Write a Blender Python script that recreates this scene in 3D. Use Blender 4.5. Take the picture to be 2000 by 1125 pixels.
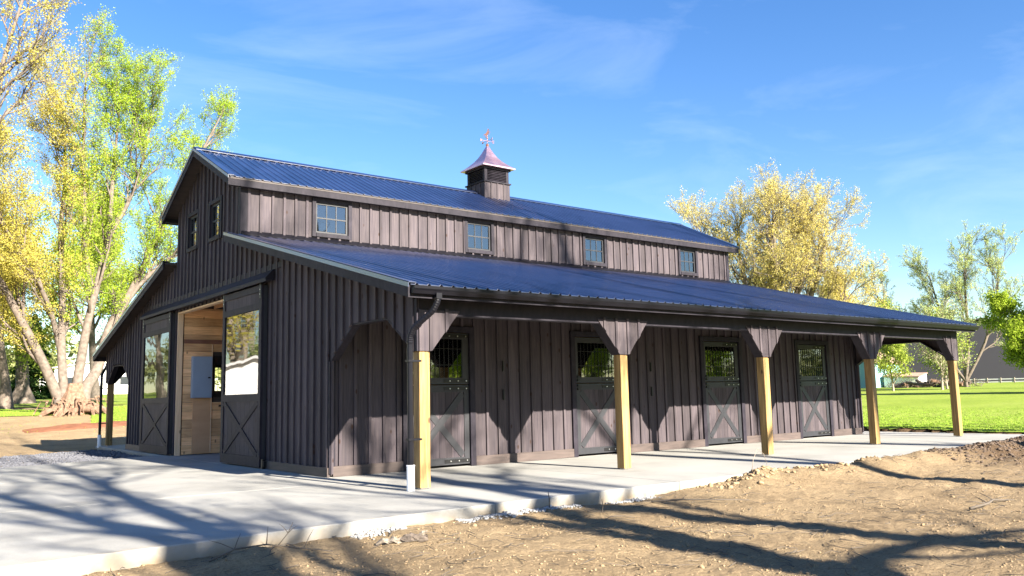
import bpy, math, random
import numpy as np
from mathutils import Matrix, Vector
PI = math.pi; rad = math.radians
scene = bpy.context.scene
for o in list(bpy.data.objects): bpy.data.objects.remove(o)
COL = scene.collection

# ------------------------------------------------------------------ camera
cam_d = bpy.data.cameras.new('camera'); cam = bpy.data.objects.new('camera', cam_d); COL.objects.link(cam)
CR = ((0.791733, -0.610482, -0.021692), (-0.060299, -0.113439, 0.991714), (0.607884, 0.783864, 0.126624))
CP = (-7.0633, -11.4755, 1.3878)
r_, u_, f_ = CR
cam.matrix_world = Matrix(((r_[0], u_[0], -f_[0], CP[0]), (r_[1], u_[1], -f_[1], CP[1]), (r_[2], u_[2], -f_[2], CP[2]), (0, 0, 0, 1)))
cam_d.sensor_width = 36; cam_d.lens = 1657.045 / 2000 * 36; cam_d.clip_start = .05; cam_d.clip_end = 6000
scene.camera = cam
scene.render.resolution_x = 1024; scene.render.resolution_y = 576
# ------------------------------------------------------------------ sky, sun, exposure
SUN_TO = Vector((0.098, -1.0, 0.525)).normalized()
sun_el = math.asin(SUN_TO.z); sun_rot = math.atan2(SUN_TO.x, SUN_TO.y)
world = bpy.data.worlds.new('World'); scene.world = world; world.use_nodes = True
wt = world.node_tree; wn = wt.nodes; wn.clear()
wo = wn.new('ShaderNodeOutputWorld'); wb = wn.new('ShaderNodeBackground')
sky = wn.new('ShaderNodeTexSky'); sky.sky_type = 'NISHITA'; sky.sun_disc = False
sky.sun_elevation = sun_el; sky.sun_rotation = sun_rot; sky.air_density = 1.15; sky.dust_density = 0.25; sky.ozone_density = 3.2
hs = wn.new('ShaderNodeHueSaturation'); hs.inputs['Saturation'].default_value = 1.26; hs.inputs['Hue'].default_value = .511; hs.inputs['Value'].default_value = 1.0
tc = wn.new('ShaderNodeTexCoord')
mp = wn.new('ShaderNodeMapping'); mp.inputs['Rotation'].default_value = (0.15, 0.1, 0.6); mp.inputs['Scale'].default_value = (1.3, 3.2, 9.0)
nz = wn.new('ShaderNodeTexNoise'); nz.inputs['Scale'].default_value = 1.5; nz.inputs['Detail'].default_value = 9; nz.inputs['Roughness'].default_value = .58; nz.inputs['Distortion'].default_value = .5
rp = wn.new('ShaderNodeMapRange'); rp.inputs['From Min'].default_value = .50; rp.inputs['From Max'].default_value = .85; rp.inputs['To Max'].default_value = .17
mx = wn.new('ShaderNodeMix'); mx.data_type = 'RGBA'; mx.inputs['B'].default_value = (6.2, 6.9, 7.8, 1)
wt.links.new(tc.outputs['Generated'], mp.inputs['Vector']); wt.links.new(mp.outputs[0], nz.inputs['Vector']); wt.links.new(nz.outputs['Fac'], rp.inputs['Value'])
wt.links.new(sky.outputs[0], hs.inputs['Color']); wt.links.new(hs.outputs[0], mx.inputs['A']); wt.links.new(rp.outputs[0], mx.inputs['Factor'])
wt.links.new(mx.outputs['Result'], wb.inputs['Color']); wb.inputs['Strength'].default_value = 0.05; wt.links.new(wb.outputs[0], wo.inputs[0])
sd = bpy.data.lights.new('sun', 'SUN'); sd.energy = 5.0; sd.angle = rad(.53); sd.color = (1.0, .91, .77)
sun = bpy.data.objects.new('sun', sd); COL.objects.link(sun); sun.rotation_euler = SUN_TO.to_track_quat('Z', 'Y').to_euler(); sun.location = (0, -30, 40)
vs = scene.view_settings; vs.view_transform = 'Standard'; vs.look = 'None'; vs.gamma = 1; vs.exposure = 2.3; vs.use_curve_mapping = False

# ------------------------------------------------------------------ helpers
def link(o, parent=None, loc=None):
    COL.objects.link(o)
    if parent is not None: o.parent = parent
    if loc is not None: o.location = loc
    return o
def tag(o, label=None, cat=None, group=None, kind=None):
    if label: o['label'] = label
    if cat: o['category'] = cat
    if group: o['group'] = group
    if kind: o['kind'] = kind
    return o
def thing(name, loc, label, cat, group=None):
    o = bpy.data.objects.new(name, None); o.empty_display_size = .3; link(o, None, loc); return tag(o, label, cat, group)
class MB:
    def __init__(s): s.v = []; s.f = []
    def hexa(s, P):           # 8 pts: bottom 0-3, top 4-7 (same winding)
        b = len(s.v); s.v += [tuple(p) for p in P]
        s.f += [(b+3, b+2, b+1, b), (b+4, b+5, b+6, b+7), (b, b+1, b+5, b+4), (b+1, b+2, b+6, b+5), (b+2, b+3, b+7, b+6), (b+3, b, b+4, b+7)]
        return s
    def box(s, x0, x1, y0, y1, z0, z1):
        return s.hexa([(x0, y0, z0), (x1, y0, z0), (x1, y1, z0), (x0, y1, z0), (x0, y0, z1), (x1, y0, z1), (x1, y1, z1), (x0, y1, z1)])
    def prism(s, poly, n0, n1, fn):   # poly 2D extruded from n0 to n1, fn(u,v,n) -> xyz
        b = len(s.v); n = len(poly)
        s.v += [fn(u, v, n0) for u, v in poly] + [fn(u, v, n1) for u, v in poly]
        s.f += [tuple(range(b+n-1, b-1, -1)), tuple(range(b+n, b+2*n))]
        s.f += [(b+i, b+(i+1) % n, b+n+(i+1) % n, b+n+i) for i in range(n)]
        return s
    def bar(s, p, q, w, h, up=(0, 0, 1)):
        p = Vector(p); q = Vector(q); d = (q-p).normalized(); sd_ = d.cross(Vector(up)).normalized(); uu = sd_.cross(d)
        a = sd_*w/2; c = uu*h/2
        return s.hexa([p-a-c, p+a-c, p+a+c, p-a+c, q-a-c, q+a-c, q+a+c, q-a+c])
    def tube(s, pts, rr, k=8, cap=True):
        pts = [Vector(p) for p in pts]; n = len(pts); b = len(s.v); ref = None
        if not hasattr(rr, '__len__'): rr = [rr]*n
        for i, p in enumerate(pts):
            d = (pts[min(i+1, n-1)]-pts[max(i-1, 0)]).normalized()
            if ref is None: ref = d.orthogonal().normalized()
            ref = (ref-d*ref.dot(d)).normalized(); e = d.cross(ref)
            for j in range(k):
                a = 2*PI*j/k; s.v.append(tuple(p+(ref*math.cos(a)+e*math.sin(a))*rr[i]))
        for i in range(n-1):
            for j in range(k):
                s.f.append((b+i*k+j, b+i*k+(j+1) % k, b+(i+1)*k+(j+1) % k, b+(i+1)*k+j))
        if cap: s.f += [tuple(range(b+k-1, b-1, -1)), tuple(range(b+(n-1)*k, b+n*k))]
        return s
    def mesh(s, name, m, smooth=False):
        me = bpy.data.meshes.new(name); me.from_pydata(s.v, [], s.f); me.materials.append(m)
        if smooth: me.polygons.foreach_set('use_smooth', [True]*len(me.polygons))
        me.update(); return me
    def build(s, name, m, parent=None, loc=None, smooth=False, fix=True):
        me = s.mesh(name, m, smooth)
        if fix:
            import bmesh
            bm = bmesh.new(); bm.from_mesh(me); bmesh.ops.recalc_face_normals(bm, faces=bm.faces); bm.to_mesh(me); bm.free()
        return link(bpy.data.objects.new(name, me), parent, loc)
def npmesh(name, V, F, m, smooth=False, tint=None):
    me = bpy.data.meshes.new(name); V = np.asarray(V, np.float32); F = np.asarray(F, np.int32); k = F.shape[1]
    me.vertices.add(len(V)); me.vertices.foreach_set('co', V.ravel()); me.loops.add(F.size); me.loops.foreach_set('vertex_index', F.ravel())
    me.polygons.add(len(F)); me.polygons.foreach_set('loop_start', np.arange(0, F.size, k, dtype=np.int32)); me.polygons.foreach_set('loop_total', np.full(len(F), k, np.int32))
    if smooth: me.polygons.foreach_set('use_smooth', np.ones(len(F), bool))
    me.update(calc_edges=True); me.materials.append(m)
    if tint is not None:
        a = me.attributes.new('tint', 'FLOAT', 'FACE'); a.data.foreach_set('value', np.asarray(tint, np.float32))
    return me
def npobj(name, V, F, m, parent=None, smooth=False, tint=None, loc=None):
    return link(bpy.data.objects.new(name, npmesh(name, V, F, m, smooth, tint)), parent, loc)

# ------------------------------------------------------------------ materials
def mat(name):
    m = bpy.data.materials.new(name); m.use_nodes = True; nt = m.node_tree; return m, nt, nt.nodes['Principled BSDF']
def N(nt, t, **kw):
    n = nt.nodes.new(t)
    for k, v in kw.items():
        if k in n.inputs: n.inputs[k].default_value = v
        else: setattr(n, k, v)
    return n
def ramp(nt, stops):
    r = nt.nodes.new('ShaderNodeValToRGB'); e = r.color_ramp.elements
    while len(e) > 2: e.remove(e[-1])
    for i, (p, c) in enumerate(stops):
        x = e[i] if i < 2 else e.new(p)
        x.position = p; x.color = (*c, 1)
    return r
def coord(nt, scale=(1, 1, 1), obj_space=False):
    t = nt.nodes.new('ShaderNodeTexCoord') if obj_space else nt.nodes.new('ShaderNodeNewGeometry')
    mpn = nt.nodes.new('ShaderNodeMapping'); mpn.inputs['Scale'].default_value = scale
    nt.links.new(t.outputs['Object' if obj_space else 'Position'], mpn.inputs['Vector']); return mpn
def offset_by_object(nt, mpn, amt=37.):
    oi = nt.nodes.new('ShaderNodeObjectInfo'); mul = nt.nodes.new('ShaderNodeMath'); mul.operation = 'MULTIPLY'; mul.inputs[1].default_value = amt
    nt.links.new(oi.outputs['Random'], mul.inputs[0]); cx = nt.nodes.new('ShaderNodeCombineXYZ')
    for i in range(3): nt.links.new(mul.outputs[0], cx.inputs[i])
    nt.links.new(cx.outputs[0], mpn.inputs['Location']); return oi
def wood(name, dark, light, grain=(28, 28, 1.3), rough=.6, knots=0.0, var=.25, bump=.25, spec=.4, knotcol=(.03, .015, .01)):
    m, nt, b = mat(name); L = nt.links.new
    mpn = coord(nt, grain); oi = offset_by_object(nt, mpn)
    n1 = N(nt, 'ShaderNodeTexNoise', Scale=1.0, Detail=6.0, Roughness=.6, Distortion=.6); L(mpn.outputs[0], n1.inputs['Vector'])
    r = ramp(nt, [(.28, dark), (.72, light)]); L(n1.outputs['Fac'], r.inputs[0])
    mp2 = coord(nt, (1.1, 1.1, .8)); n2 = N(nt, 'ShaderNodeTexNoise', Scale=1.7, Detail=4.0); L(mp2.outputs[0], n2.inputs['Vector'])
    ad = N(nt, 'ShaderNodeMath', operation='ADD'); L(oi.outputs['Random'], ad.inputs[0]); L(n2.outputs['Fac'], ad.inputs[1])
    mr = N(nt, 'ShaderNodeMapRange'); mr.inputs['From Min'].default_value = .4; mr.inputs['From Max'].default_value = 1.6; mr.inputs['To Min'].default_value = 1-var; mr.inputs['To Max'].default_value = 1+var
    L(ad.outputs[0], mr.inputs['Value'])
    vm = N(nt, 'ShaderNodeVectorMath', operation='SCALE'); L(r.outputs[0], vm.inputs[0]); L(mr.outputs[0], vm.inputs['Scale'])
    out = vm.outputs[0]
    if knots:
        mp3 = coord(nt, (4.2, 4.2, 2.2)); vo = N(nt, 'ShaderNodeTexVoronoi', Scale=1.0); L(mp3.outputs[0], vo.inputs['Vector'])
        kr = N(nt, 'ShaderNodeMapRange'); kr.inputs['From Min'].default_value = .07; kr.inputs['From Max'].default_value = .13; kr.inputs['To Min'].default_value = knots; kr.inputs['To Max'].default_value = 0
        L(vo.outputs['Distance'], kr.inputs['Value'])
        mk = N(nt, 'ShaderNodeMix', data_type='RGBA'); L(kr.outputs[0], mk.inputs['Factor']); L(out, mk.inputs['A']); mk.inputs['B'].default_value = (*knotcol, 1); out = mk.outputs['Result']
    L(out, b.inputs['Base Color']); b.inputs['Roughness'].default_value = rough; b.inputs['Specular IOR Level'].default_value = spec
    bp = N(nt, 'ShaderNodeBump', Strength=bump, Distance=.004); L(n1.outputs['Fac'], bp.inputs['Height']); L(bp.outputs[0], b.inputs['Normal'])
    return m
def plain(name, col, rough=.5, metal=0., spec=.5, var=.12, scale=6., bump=0., coat=0.):
    m, nt, b = mat(name); L = nt.links.new
    mpn = coord(nt, (scale,)*3); n = N(nt, 'ShaderNodeTexNoise', Scale=1.0, Detail=6.0, Roughness=.6); L(mpn.outputs[0], n.inputs['Vector'])
    r = ramp(nt, [(.25, tuple(c*(1-var) for c in col)), (.75, tuple(min(1, c*(1+var)) for c in col))]); L(n.outputs['Fac'], r.inputs[0]); L(r.outputs[0], b.inputs['Base Color'])
    b.inputs['Roughness'].default_value = rough; b.inputs['Metallic'].default_value = metal; b.inputs['Specular IOR Level'].default_value = spec; b.inputs['Coat Weight'].default_value = coat
    if bump:
        bp = N(nt, 'ShaderNodeBump', Strength=bump, Distance=.01); L(n.outputs['Fac'], bp.inputs['Height']); L(bp.outputs[0], b.inputs['Normal'])
    return m
STAIN = wood('dark_stained_board', (.032, .027, .035), (.076, .062, .067), knots=.9, var=.34, spec=.22, rough=.7)
TRIM = wood('dark_stained_trim', (.007, .006, .011), (.024, .020, .029), grain=(9, 9, 4), var=.2, spec=.25, rough=.65)
SKIRT = wood('brown_skirt_board', (.045, .034, .032), (.085, .064, .058), grain=(2, 2, 20), var=.2)
FRAME = plain('black_door_metal', (.018, .019, .024), .5, 0, .5, .2, 9)
GUTTER = plain('black_gutter_metal', (.005, .005, .008), .4, 0, .25, .15, 4)
IRON = plain('black_iron', (.012, .012, .013), .4, .3, .5)
ZINC = plain('bolt_zinc', (.6, .6, .6), .35, .9)
POST = wood('treated_pine_post', (.14, .080, .026), (.42, .270, .105), grain=(22, 22, 1.1), knots=.9, var=.2, rough=.7, knotcol=(.07, .035, .015))
PINE = wood('pine_plank', (.50, .26, .12), (.80, .50, .27), grain=(2.0, 14, 22), knots=.8, var=.38, rough=.62, knotcol=(.08, .035, .02))
PINEJ = wood('pale_pine_stud', (.52, .35, .22), (.68, .50, .33), grain=(20, 20, 1.5), knots=.5, var=.1)
PLY = wood('plywood_sheet', (.46, .26, .14), (.55, .33, .19), grain=(1.2, 3, 6), var=.06)
PANELGREY = plain('grey_blue_panel_metal', (.24, .31, .42), .4, 0, .5, .05, 3)
PVC = plain('white_pvc', (.75, .76, .78), .4, 0, .5, .06, 20)
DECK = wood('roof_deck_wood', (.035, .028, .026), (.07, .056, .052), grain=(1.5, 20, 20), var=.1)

def roof_mat():
    m, nt, b = mat('black_steel_sky_tint'); L = nt.links.new
    mpn = coord(nt, (.35, .9, .9)); oi = offset_by_object(nt, mpn, 9)
    n = N(nt, 'ShaderNodeTexNoise', Scale=1.0, Detail=5.0, Roughness=.55); L(mpn.outputs[0], n.inputs['Vector'])
    r = ramp(nt, [(.3, (.004, .010, .040)), (.7, (.007, .016, .060))]); L(n.outputs['Fac'], r.inputs[0]); L(r.outputs[0], b.inputs['Base Color'])  # blue of the reflected sky put into the black steel's base colour
    mr = N(nt, 'ShaderNodeMapRange'); mr.inputs['To Min'].default_value = .30; mr.inputs['To Max'].default_value = .44; L(n.outputs['Fac'], mr.inputs['Value']); L(mr.outputs[0], b.inputs['Roughness'])
    b.inputs['Specular IOR Level'].default_value = 1.; b.inputs['Coat Weight'].default_value = .8; b.inputs['Coat Roughness'].default_value = .22; b.inputs['Coat IOR'].default_value = 1.6
    n2 = N(nt, 'ShaderNodeTexNoise', Scale=3.0, Detail=3.0); m2 = coord(nt, (1, 1, 1)); L(m2.outputs[0], n2.inputs['Vector'])
    bp = N(nt, 'ShaderNodeBump', Strength=.12, Distance=.02); L(n2.outputs['Fac'], bp.inputs['Height']); L(bp.outputs[0], b.inputs['Normal']); L(bp.outputs[0], b.inputs['Coat Normal'])
    return m
ROOF = roof_mat()
def copper_mat():
    m, nt, b = mat('new_copper'); b.inputs['Base Color'].default_value = (.80, .42, .34, 1); b.inputs['Metallic'].default_value = .9; b.inputs['Roughness'].default_value = .32
    L = nt.links.new; mpn = coord(nt, (5, 5, 5)); n = N(nt, 'ShaderNodeTexNoise', Scale=1.0, Detail=5.0); L(mpn.outputs[0], n.inputs['Vector'])
    r = ramp(nt, [(.3, (.62, .38, .42)), (.7, (.80, .54, .58))]); L(n.outputs['Fac'], r.inputs[0]); L(r.outputs[0], b.inputs['Base Color']); return m
COPPER = copper_mat()
def glass_mat(name, tint, ior=1.65, see=.0):
    m = bpy.data.materials.new(name); m.use_nodes = True; nt = m.node_tree; nt.nodes.clear(); L = nt.links.new
    out = N(nt, 'ShaderNodeOutputMaterial'); gl = N(nt, 'ShaderNodeBsdfGlossy', Roughness=.02); gl.inputs['Color'].default_value = (.95, .97, 1, 1)
    n = N(nt, 'ShaderNodeTexNoise', Scale=1.0, Detail=1.0); mpn = coord(nt, (1.3, 1.3, 1.3)); L(mpn.outputs[0], n.inputs['Vector'])
    bp = N(nt, 'ShaderNodeBump', Strength=.12, Distance=.02); L(n.outputs['Fac'], bp.inputs['Height']); L(bp.outputs[0], gl.inputs['Normal'])
    tr = N(nt, 'ShaderNodeBsdfTransparent'); tr.inputs['Color'].default_value = (*tint, 1)
    fr = N(nt, 'ShaderNodeFresnel', IOR=ior); mxs = N(nt, 'ShaderNodeMixShader')
    L(fr.outputs[0], mxs.inputs[0]); L(tr.outputs[0], mxs.inputs[1]); L(gl.outputs[0], mxs.inputs[2]); L(mxs.outputs[0], out.inputs[0]); return m
GLASS = glass_mat('window_glass', (.62, .66, .66), 2.5)
GLASSD = glass_mat('sliding_door_glass', (.5, .52, .5), 2.0)
def concrete_mat():
    m, nt, b = mat('pale_concrete'); L = nt.links.new
    mpn = coord(nt, (1, 1, 1)); n = N(nt, 'ShaderNodeTexNoise', Scale=.55, Detail=8.0, Roughness=.62, Distortion=.3); L(mpn.outputs[0], n.inputs['Vector'])
    r = ramp(nt, [(.3, (.215, .212, .20)), (.52, (.285, .282, .268)), (.75, (.33, .326, .31))]); L(n.outputs['Fac'], r.inputs[0])
    n3 = N(nt, 'ShaderNodeTexNoise', Scale=38.0, Detail=5.0, Roughness=.7); L(mpn.outputs[0], n3.inputs['Vector'])
    r3 = ramp(nt, [(.25, (.88, .88, .88)), (.7, (1.03, 1.03, 1.03))]); L(n3.outputs['Fac'], r3.inputs[0])
    mm = N(nt, 'ShaderNodeMix', data_type='RGBA', blend_type='MULTIPLY'); mm.inputs['Factor'].default_value = 1; L(r.outputs[0], mm.inputs['A']); L(r3.outputs[0], mm.inputs['B'])
    # dried splash mud low on the slab edge and drifting over its rim
    n4 = N(nt, 'ShaderNodeTexNoise', Scale=2.6, Detail=7.0, Roughness=.65); L(mpn.outputs[0], n4.inputs['Vector'])
    sx = N(nt, 'ShaderNodeSeparateXYZ'); L(mpn.outputs[0], sx.inputs[0])
    e = N(nt, 'ShaderNodeMapRange'); e.inputs['From Min'].default_value = -1.55; e.inputs['From Max'].default_value = -2.5; L(sx.outputs[1], e.inputs['Value'])
    ml = N(nt, 'ShaderNodeMath', operation='MULTIPLY'); L(e.outputs[0], ml.inputs[0]); L(n4.outputs['Fac'], ml.inputs[1])
    e2 = N(nt, 'ShaderNodeMapRange'); e2.inputs['From Min'].default_value = .42; e2.inputs['From Max'].default_value = .75; e2.inputs['To Max'].default_value = .55; L(ml.outputs[0], e2.inputs['Value'])
    md = N(nt, 'ShaderNodeMix', data_type='RGBA'); L(e2.outputs[0], md.inputs['Factor']); L(mm.outputs['Result'], md.inputs['A']); md.inputs['B'].default_value = (.32, .25, .17, 1)
    ez = N(nt, 'ShaderNodeMapRange'); ez.inputs['From Min'].default_value = -.012; ez.inputs['From Max'].default_value = -.14; ez.inputs['To Min'].default_value = 0; L(sx.outputs[2], ez.inputs['Value'])
    n5 = N(nt, 'ShaderNodeTexNoise', Scale=3.5, Detail=6.0, Roughness=.6); L(mpn.outputs[0], n5.inputs['Vector'])
    e5 = N(nt, 'ShaderNodeMapRange'); e5.inputs['From Min'].default_value = .35; e5.inputs['From Max'].default_value = .62; e5.inputs['To Min'].default_value = .25; e5.inputs['To Max'].default_value = 1.; L(n5.outputs['Fac'], e5.inputs['Value'])
    m5 = N(nt, 'ShaderNodeMath', operation='MULTIPLY'); L(ez.outputs[0], m5.inputs[0]); L(e5.outputs[0], m5.inputs[1])
    mc = N(nt, 'ShaderNodeMix', data_type='RGBA'); L(m5.outputs[0], mc.inputs['Factor']); L(md.outputs['Result'], mc.inputs['A']); mc.inputs['B'].default_value = (.22, .175, .12, 1); md = mc
    L(md.outputs['Result'], b.inputs['Base Color']); b.inputs['Roughness'].default_value = .82; b.inputs['Specular IOR Level'].default_value = .3
    bp = N(nt, 'ShaderNodeBump', Strength=.35, Distance=.006); L(n3.outputs['Fac'], bp.inputs['Height']); L(bp.outputs[0], b.inputs['Normal']); return m
CONC = concrete_mat()
def dirt_mat():
    m, nt, b = mat('graded_dirt'); L = nt.links.new
    mpn = coord(nt, (1, 1, 1)); n = N(nt, 'ShaderNodeTexNoise', Scale=.8, Detail=12.0, Roughness=.68, Distortion=.5); L(mpn.outputs[0], n.inputs['Vector'])
    r = ramp(nt, [(.25, (.22, .16, .095)), (.45, (.345, .255, .152)), (.72, (.44, .33, .20))]); L(n.outputs['Fac'], r.inputs[0])
    n2 = N(nt, 'ShaderNodeTexNoise', Scale=34.0, Detail=9.0, Roughness=.75); L(mpn.outputs[0], n2.inputs['Vector'])
    r2 = ramp(nt, [(.3, (.42, .39, .36)), (.5, (.95, .95, .95)), (.75, (1.18, 1.16, 1.12))]); L(n2.outputs['Fac'], r2.inputs[0])
    mm = N(nt, 'ShaderNodeMix', data_type='RGBA', blend_type='MULTIPLY'); mm.inputs['Factor'].default_value = 1; L(r.outputs[0], mm.inputs['A']); L(r2.outputs[0], mm.inputs['B'])
    # straw / raked streaks
    mp2 = coord(nt, (6, 34, 10)); mp2.inputs['Rotation'].default_value = (0, 0, .35); n3 = N(nt, 'ShaderNodeTexNoise', Scale=1.0, Detail=6.0, Roughness=.7, Distortion=.9); L(mp2.outputs[0], n3.inputs['Vector'])
    r3 = N(nt, 'ShaderNodeMapRange'); r3.inputs['From Min'].default_value = .50; r3.inputs['From Max'].default_value = .72; r3.inputs['To Max'].default_value = .7; L(n3.outputs['Fac'], r3.inputs['Value'])
    m3 = N(nt, 'ShaderNodeMix', data_type='RGBA'); L(r3.outputs[0], m3.inputs['Factor']); L(mm.outputs['Result'], m3.inputs['A']); m3.inputs['B'].default_value = (.13, .088, .055, 1)
    # moist topsoil and tree shadow painted dark along the far right slab edge
    sx = N(nt, 'ShaderNodeSeparateXYZ'); L(mpn.outputs[0], sx.inputs[0]); ad = N(nt, 'ShaderNodeMath', operation='MULTIPLY_ADD'); L(n.outputs['Fac'], ad.inputs[0]); ad.inputs[1].default_value = 5; L(sx.outputs[0], ad.inputs[2])
    e = N(nt, 'ShaderNodeMapRange'); e.inputs['From Min'].default_value = 12.4; e.inputs['From Max'].default_value = 15.0; L(ad.outputs[0], e.inputs['Value'])
    ey = N(nt, 'ShaderNodeMapRange'); ey.inputs['From Min'].default_value = 12.; ey.inputs['From Max'].default_value = 8.; L(sx.outputs[1], ey.inputs['Value'])
    em = N(nt, 'ShaderNodeMath', operation='MULTIPLY'); L(e.outputs[0], em.inputs[0]); L(ey.outputs[0], em.inputs[1])
    m4 = N(nt, 'ShaderNodeMix', data_type='RGBA'); L(em.outputs[0], m4.inputs['Factor']); L(m3.outputs['Result'], m4.inputs['A'])
    dk = N(nt, 'ShaderNodeMix', data_type='RGBA', blend_type='MULTIPLY'); dk.inputs['Factor'].default_value = 1; L(m3.outputs['Result'], dk.inputs['A']); dk.inputs['B'].default_value = (.42, .38, .38, 1); L(dk.outputs['Result'], m4.inputs['B'])
    L(m4.outputs['Result'], b.inputs['Base Color']); b.inputs['Roughness'].default_value = .95; b.inputs['Specular IOR Level'].default_value = .15
    n9 = N(nt, 'ShaderNodeTexNoise', Scale=110.0, Detail=5.0, Roughness=.8); L(mpn.outputs[0], n9.inputs['Vector']); mb9 = N(nt, 'ShaderNodeMath', operation='MULTIPLY_ADD'); mb9.inputs[1].default_value = .5; L(n9.outputs['Fac'], mb9.inputs[0]); L(n2.outputs['Fac'], mb9.inputs[2])
    ma = N(nt, 'ShaderNodeMath', operation='ADD'); L(mb9.outputs[0], ma.inputs[0]); L(n3.outputs['Fac'], ma.inputs[1])
    bp = N(nt, 'ShaderNodeBump', Strength=1., Distance=.045); L(ma.outputs[0], bp.inputs['Height']); L(bp.outputs[0], b.inputs['Normal']); return m
DIRT = dirt_mat()
def grass_mat():
    m, nt, b = mat('spring_lawn'); L = nt.links.new
    mpn = coord(nt, (1, 1, 1)); n = N(nt, 'ShaderNodeTexNoise', Scale=.12, Detail=10.0, Roughness=.7); L(mpn.outputs[0], n.inputs['Vector'])
    r = ramp(nt, [(.3, (.14, .20, .026)), (.5, (.195, .255, .040)), (.75, (.27, .30, .085))]); L(n.outputs['Fac'], r.inputs[0])
    n2 = N(nt, 'ShaderNodeTexNoise', Scale=9.0, Detail=8.0, Roughness=.75); L(mpn.outputs[0], n2.inputs['Vector']); r2 = ramp(nt, [(.3, (.68, .70, .66)), (.7, (1.15, 1.15, 1.1))]); L(n2.outputs['Fac'], r2.inputs[0])
    mm = N(nt, 'ShaderNodeMix', data_type='RGBA', blend_type='MULTIPLY'); mm.inputs['Factor'].default_value = 1; L(r.outputs[0], mm.inputs['A']); L(r2.outputs[0], mm.inputs['B'])
    L(mm.outputs['Result'], b.inputs['Base Color']); b.inputs['Roughness'].default_value = .9; b.inputs['Specular IOR Level'].default_value = .1
    bp = N(nt, 'ShaderNodeBump', Strength=.5, Distance=.06); L(n2.outputs['Fac'], bp.inputs['Height']); L(bp.outputs[0], b.inputs['Normal']); return m
GRASS = grass_mat()
def leaf_mat(name, c0, c1, trans=.45):
    m = bpy.data.materials.new(name); m.use_nodes = True; nt = m.node_tree; nt.nodes.clear(); L = nt.links.new
    out = N(nt, 'ShaderNodeOutputMaterial'); at = N(nt, 'ShaderNodeAttribute', attribute_name='tint'); r = ramp(nt, [(0., c0), (1., c1)]); L(at.outputs['Fac'], r.inputs[0])
    d = N(nt, 'ShaderNodeBsdfDiffuse'); t = N(nt, 'ShaderNodeBsdfTranslucent'); x = N(nt, 'ShaderNodeMixShader'); x.inputs[0].default_value = trans
    L(r.outputs[0], d.inputs[0]); L(r.outputs[0], t.inputs[0]); L(d.outputs[0], x.inputs[1]); L(t.outputs[0], x.inputs[2]); L(x.outputs[0], out.inputs[0]); return m
LF_GREEN = leaf_mat('fresh_green_leaves', (.17, .30, .02), (.46, .55, .07))
LF_OCHRE = leaf_mat('ochre_spring_buds', (.36, .32, .05), (.60, .52, .14))
LF_LIME = leaf_mat('lime_spring_leaves', (.20, .29, .04), (.42, .47, .10))
LF_CREAM = leaf_mat('cream_yellow_buds', (.46, .37, .075), (.76, .68, .27))
LF_PALE = leaf_mat('pale_green_buds', (.34, .42, .13), (.52, .58, .26))
LF_DARK = leaf_mat('dark_evergreen_needles', (.02, .05, .015), (.06, .12, .03), .15)
LF_BUSH = leaf_mat('vivid_green_leaves', (.18, .28, .02), (.42, .50, .07))
LF_BACK = leaf_mat('budding_maple_leaves', (.12, .18, .02), (.34, .38, .07))
BARK = plain('grey_tan_bark', (.145, .118, .098), .9, 0, .2, .5, 5, 1.)
BARKP = plain('pale_bark', (.30, .25, .20), .9, 0, .2, .3, 7, .6)
BARKD = plain('dark_bark', (.10, .085, .07), .9, 0, .2, .35, 7, .6)
TWIG = plain('grey_twig', (.24, .20, .16), .9, 0, .2, .3, 9)

# ------------------------------------------------------------------ ground
_rng = np.random.RandomState(5); _tab = _rng.rand(256, 256).astype(np.float64)
def vnoise(x, y):
    xi = np.floor(x).astype(int); yi = np.floor(y).astype(int); fx = x-xi; fy = y-yi; fx = fx*fx*(3-2*fx); fy = fy*fy*(3-2*fy)
    g = lambda a, b_: _tab[a & 255, b_ & 255]
    return (g(xi, yi)*(1-fx)+g(xi+1, yi)*fx)*(1-fy)+(g(xi, yi+1)*(1-fx)+g(xi+1, yi+1)*fx)*fy
def fbm(x, y, o=4, g=.5):
    s = 0; a = 1; t = 0
    for i in range(o): s = s+a*vnoise(x*2**i+17.3*i, y*2**i+5.1*i); t += a; a *= g
    return s/t-.5
def sstep(a, b_, x): t = np.clip((x-a)/(b_-a), 0, 1); return t*t*(3-2*t)
RL = ([0, 20, 34, 38, 42, 50, 60, 100, 150, 4000], [-.17, -.12, -.10, -.02, .28, 1.0, 1.35, 2.4, 3.3, 3.3])
RR = ([0, 12, 22, 26, 45, 70, 95, 130, 4000], [-.17, -.17, -.10, -.06, .45, 1.12, 1.6, 1.9, 1.9])
def slab_front(x): return np.where(x < 0, -2.3+.055*x, -2.3)
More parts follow.
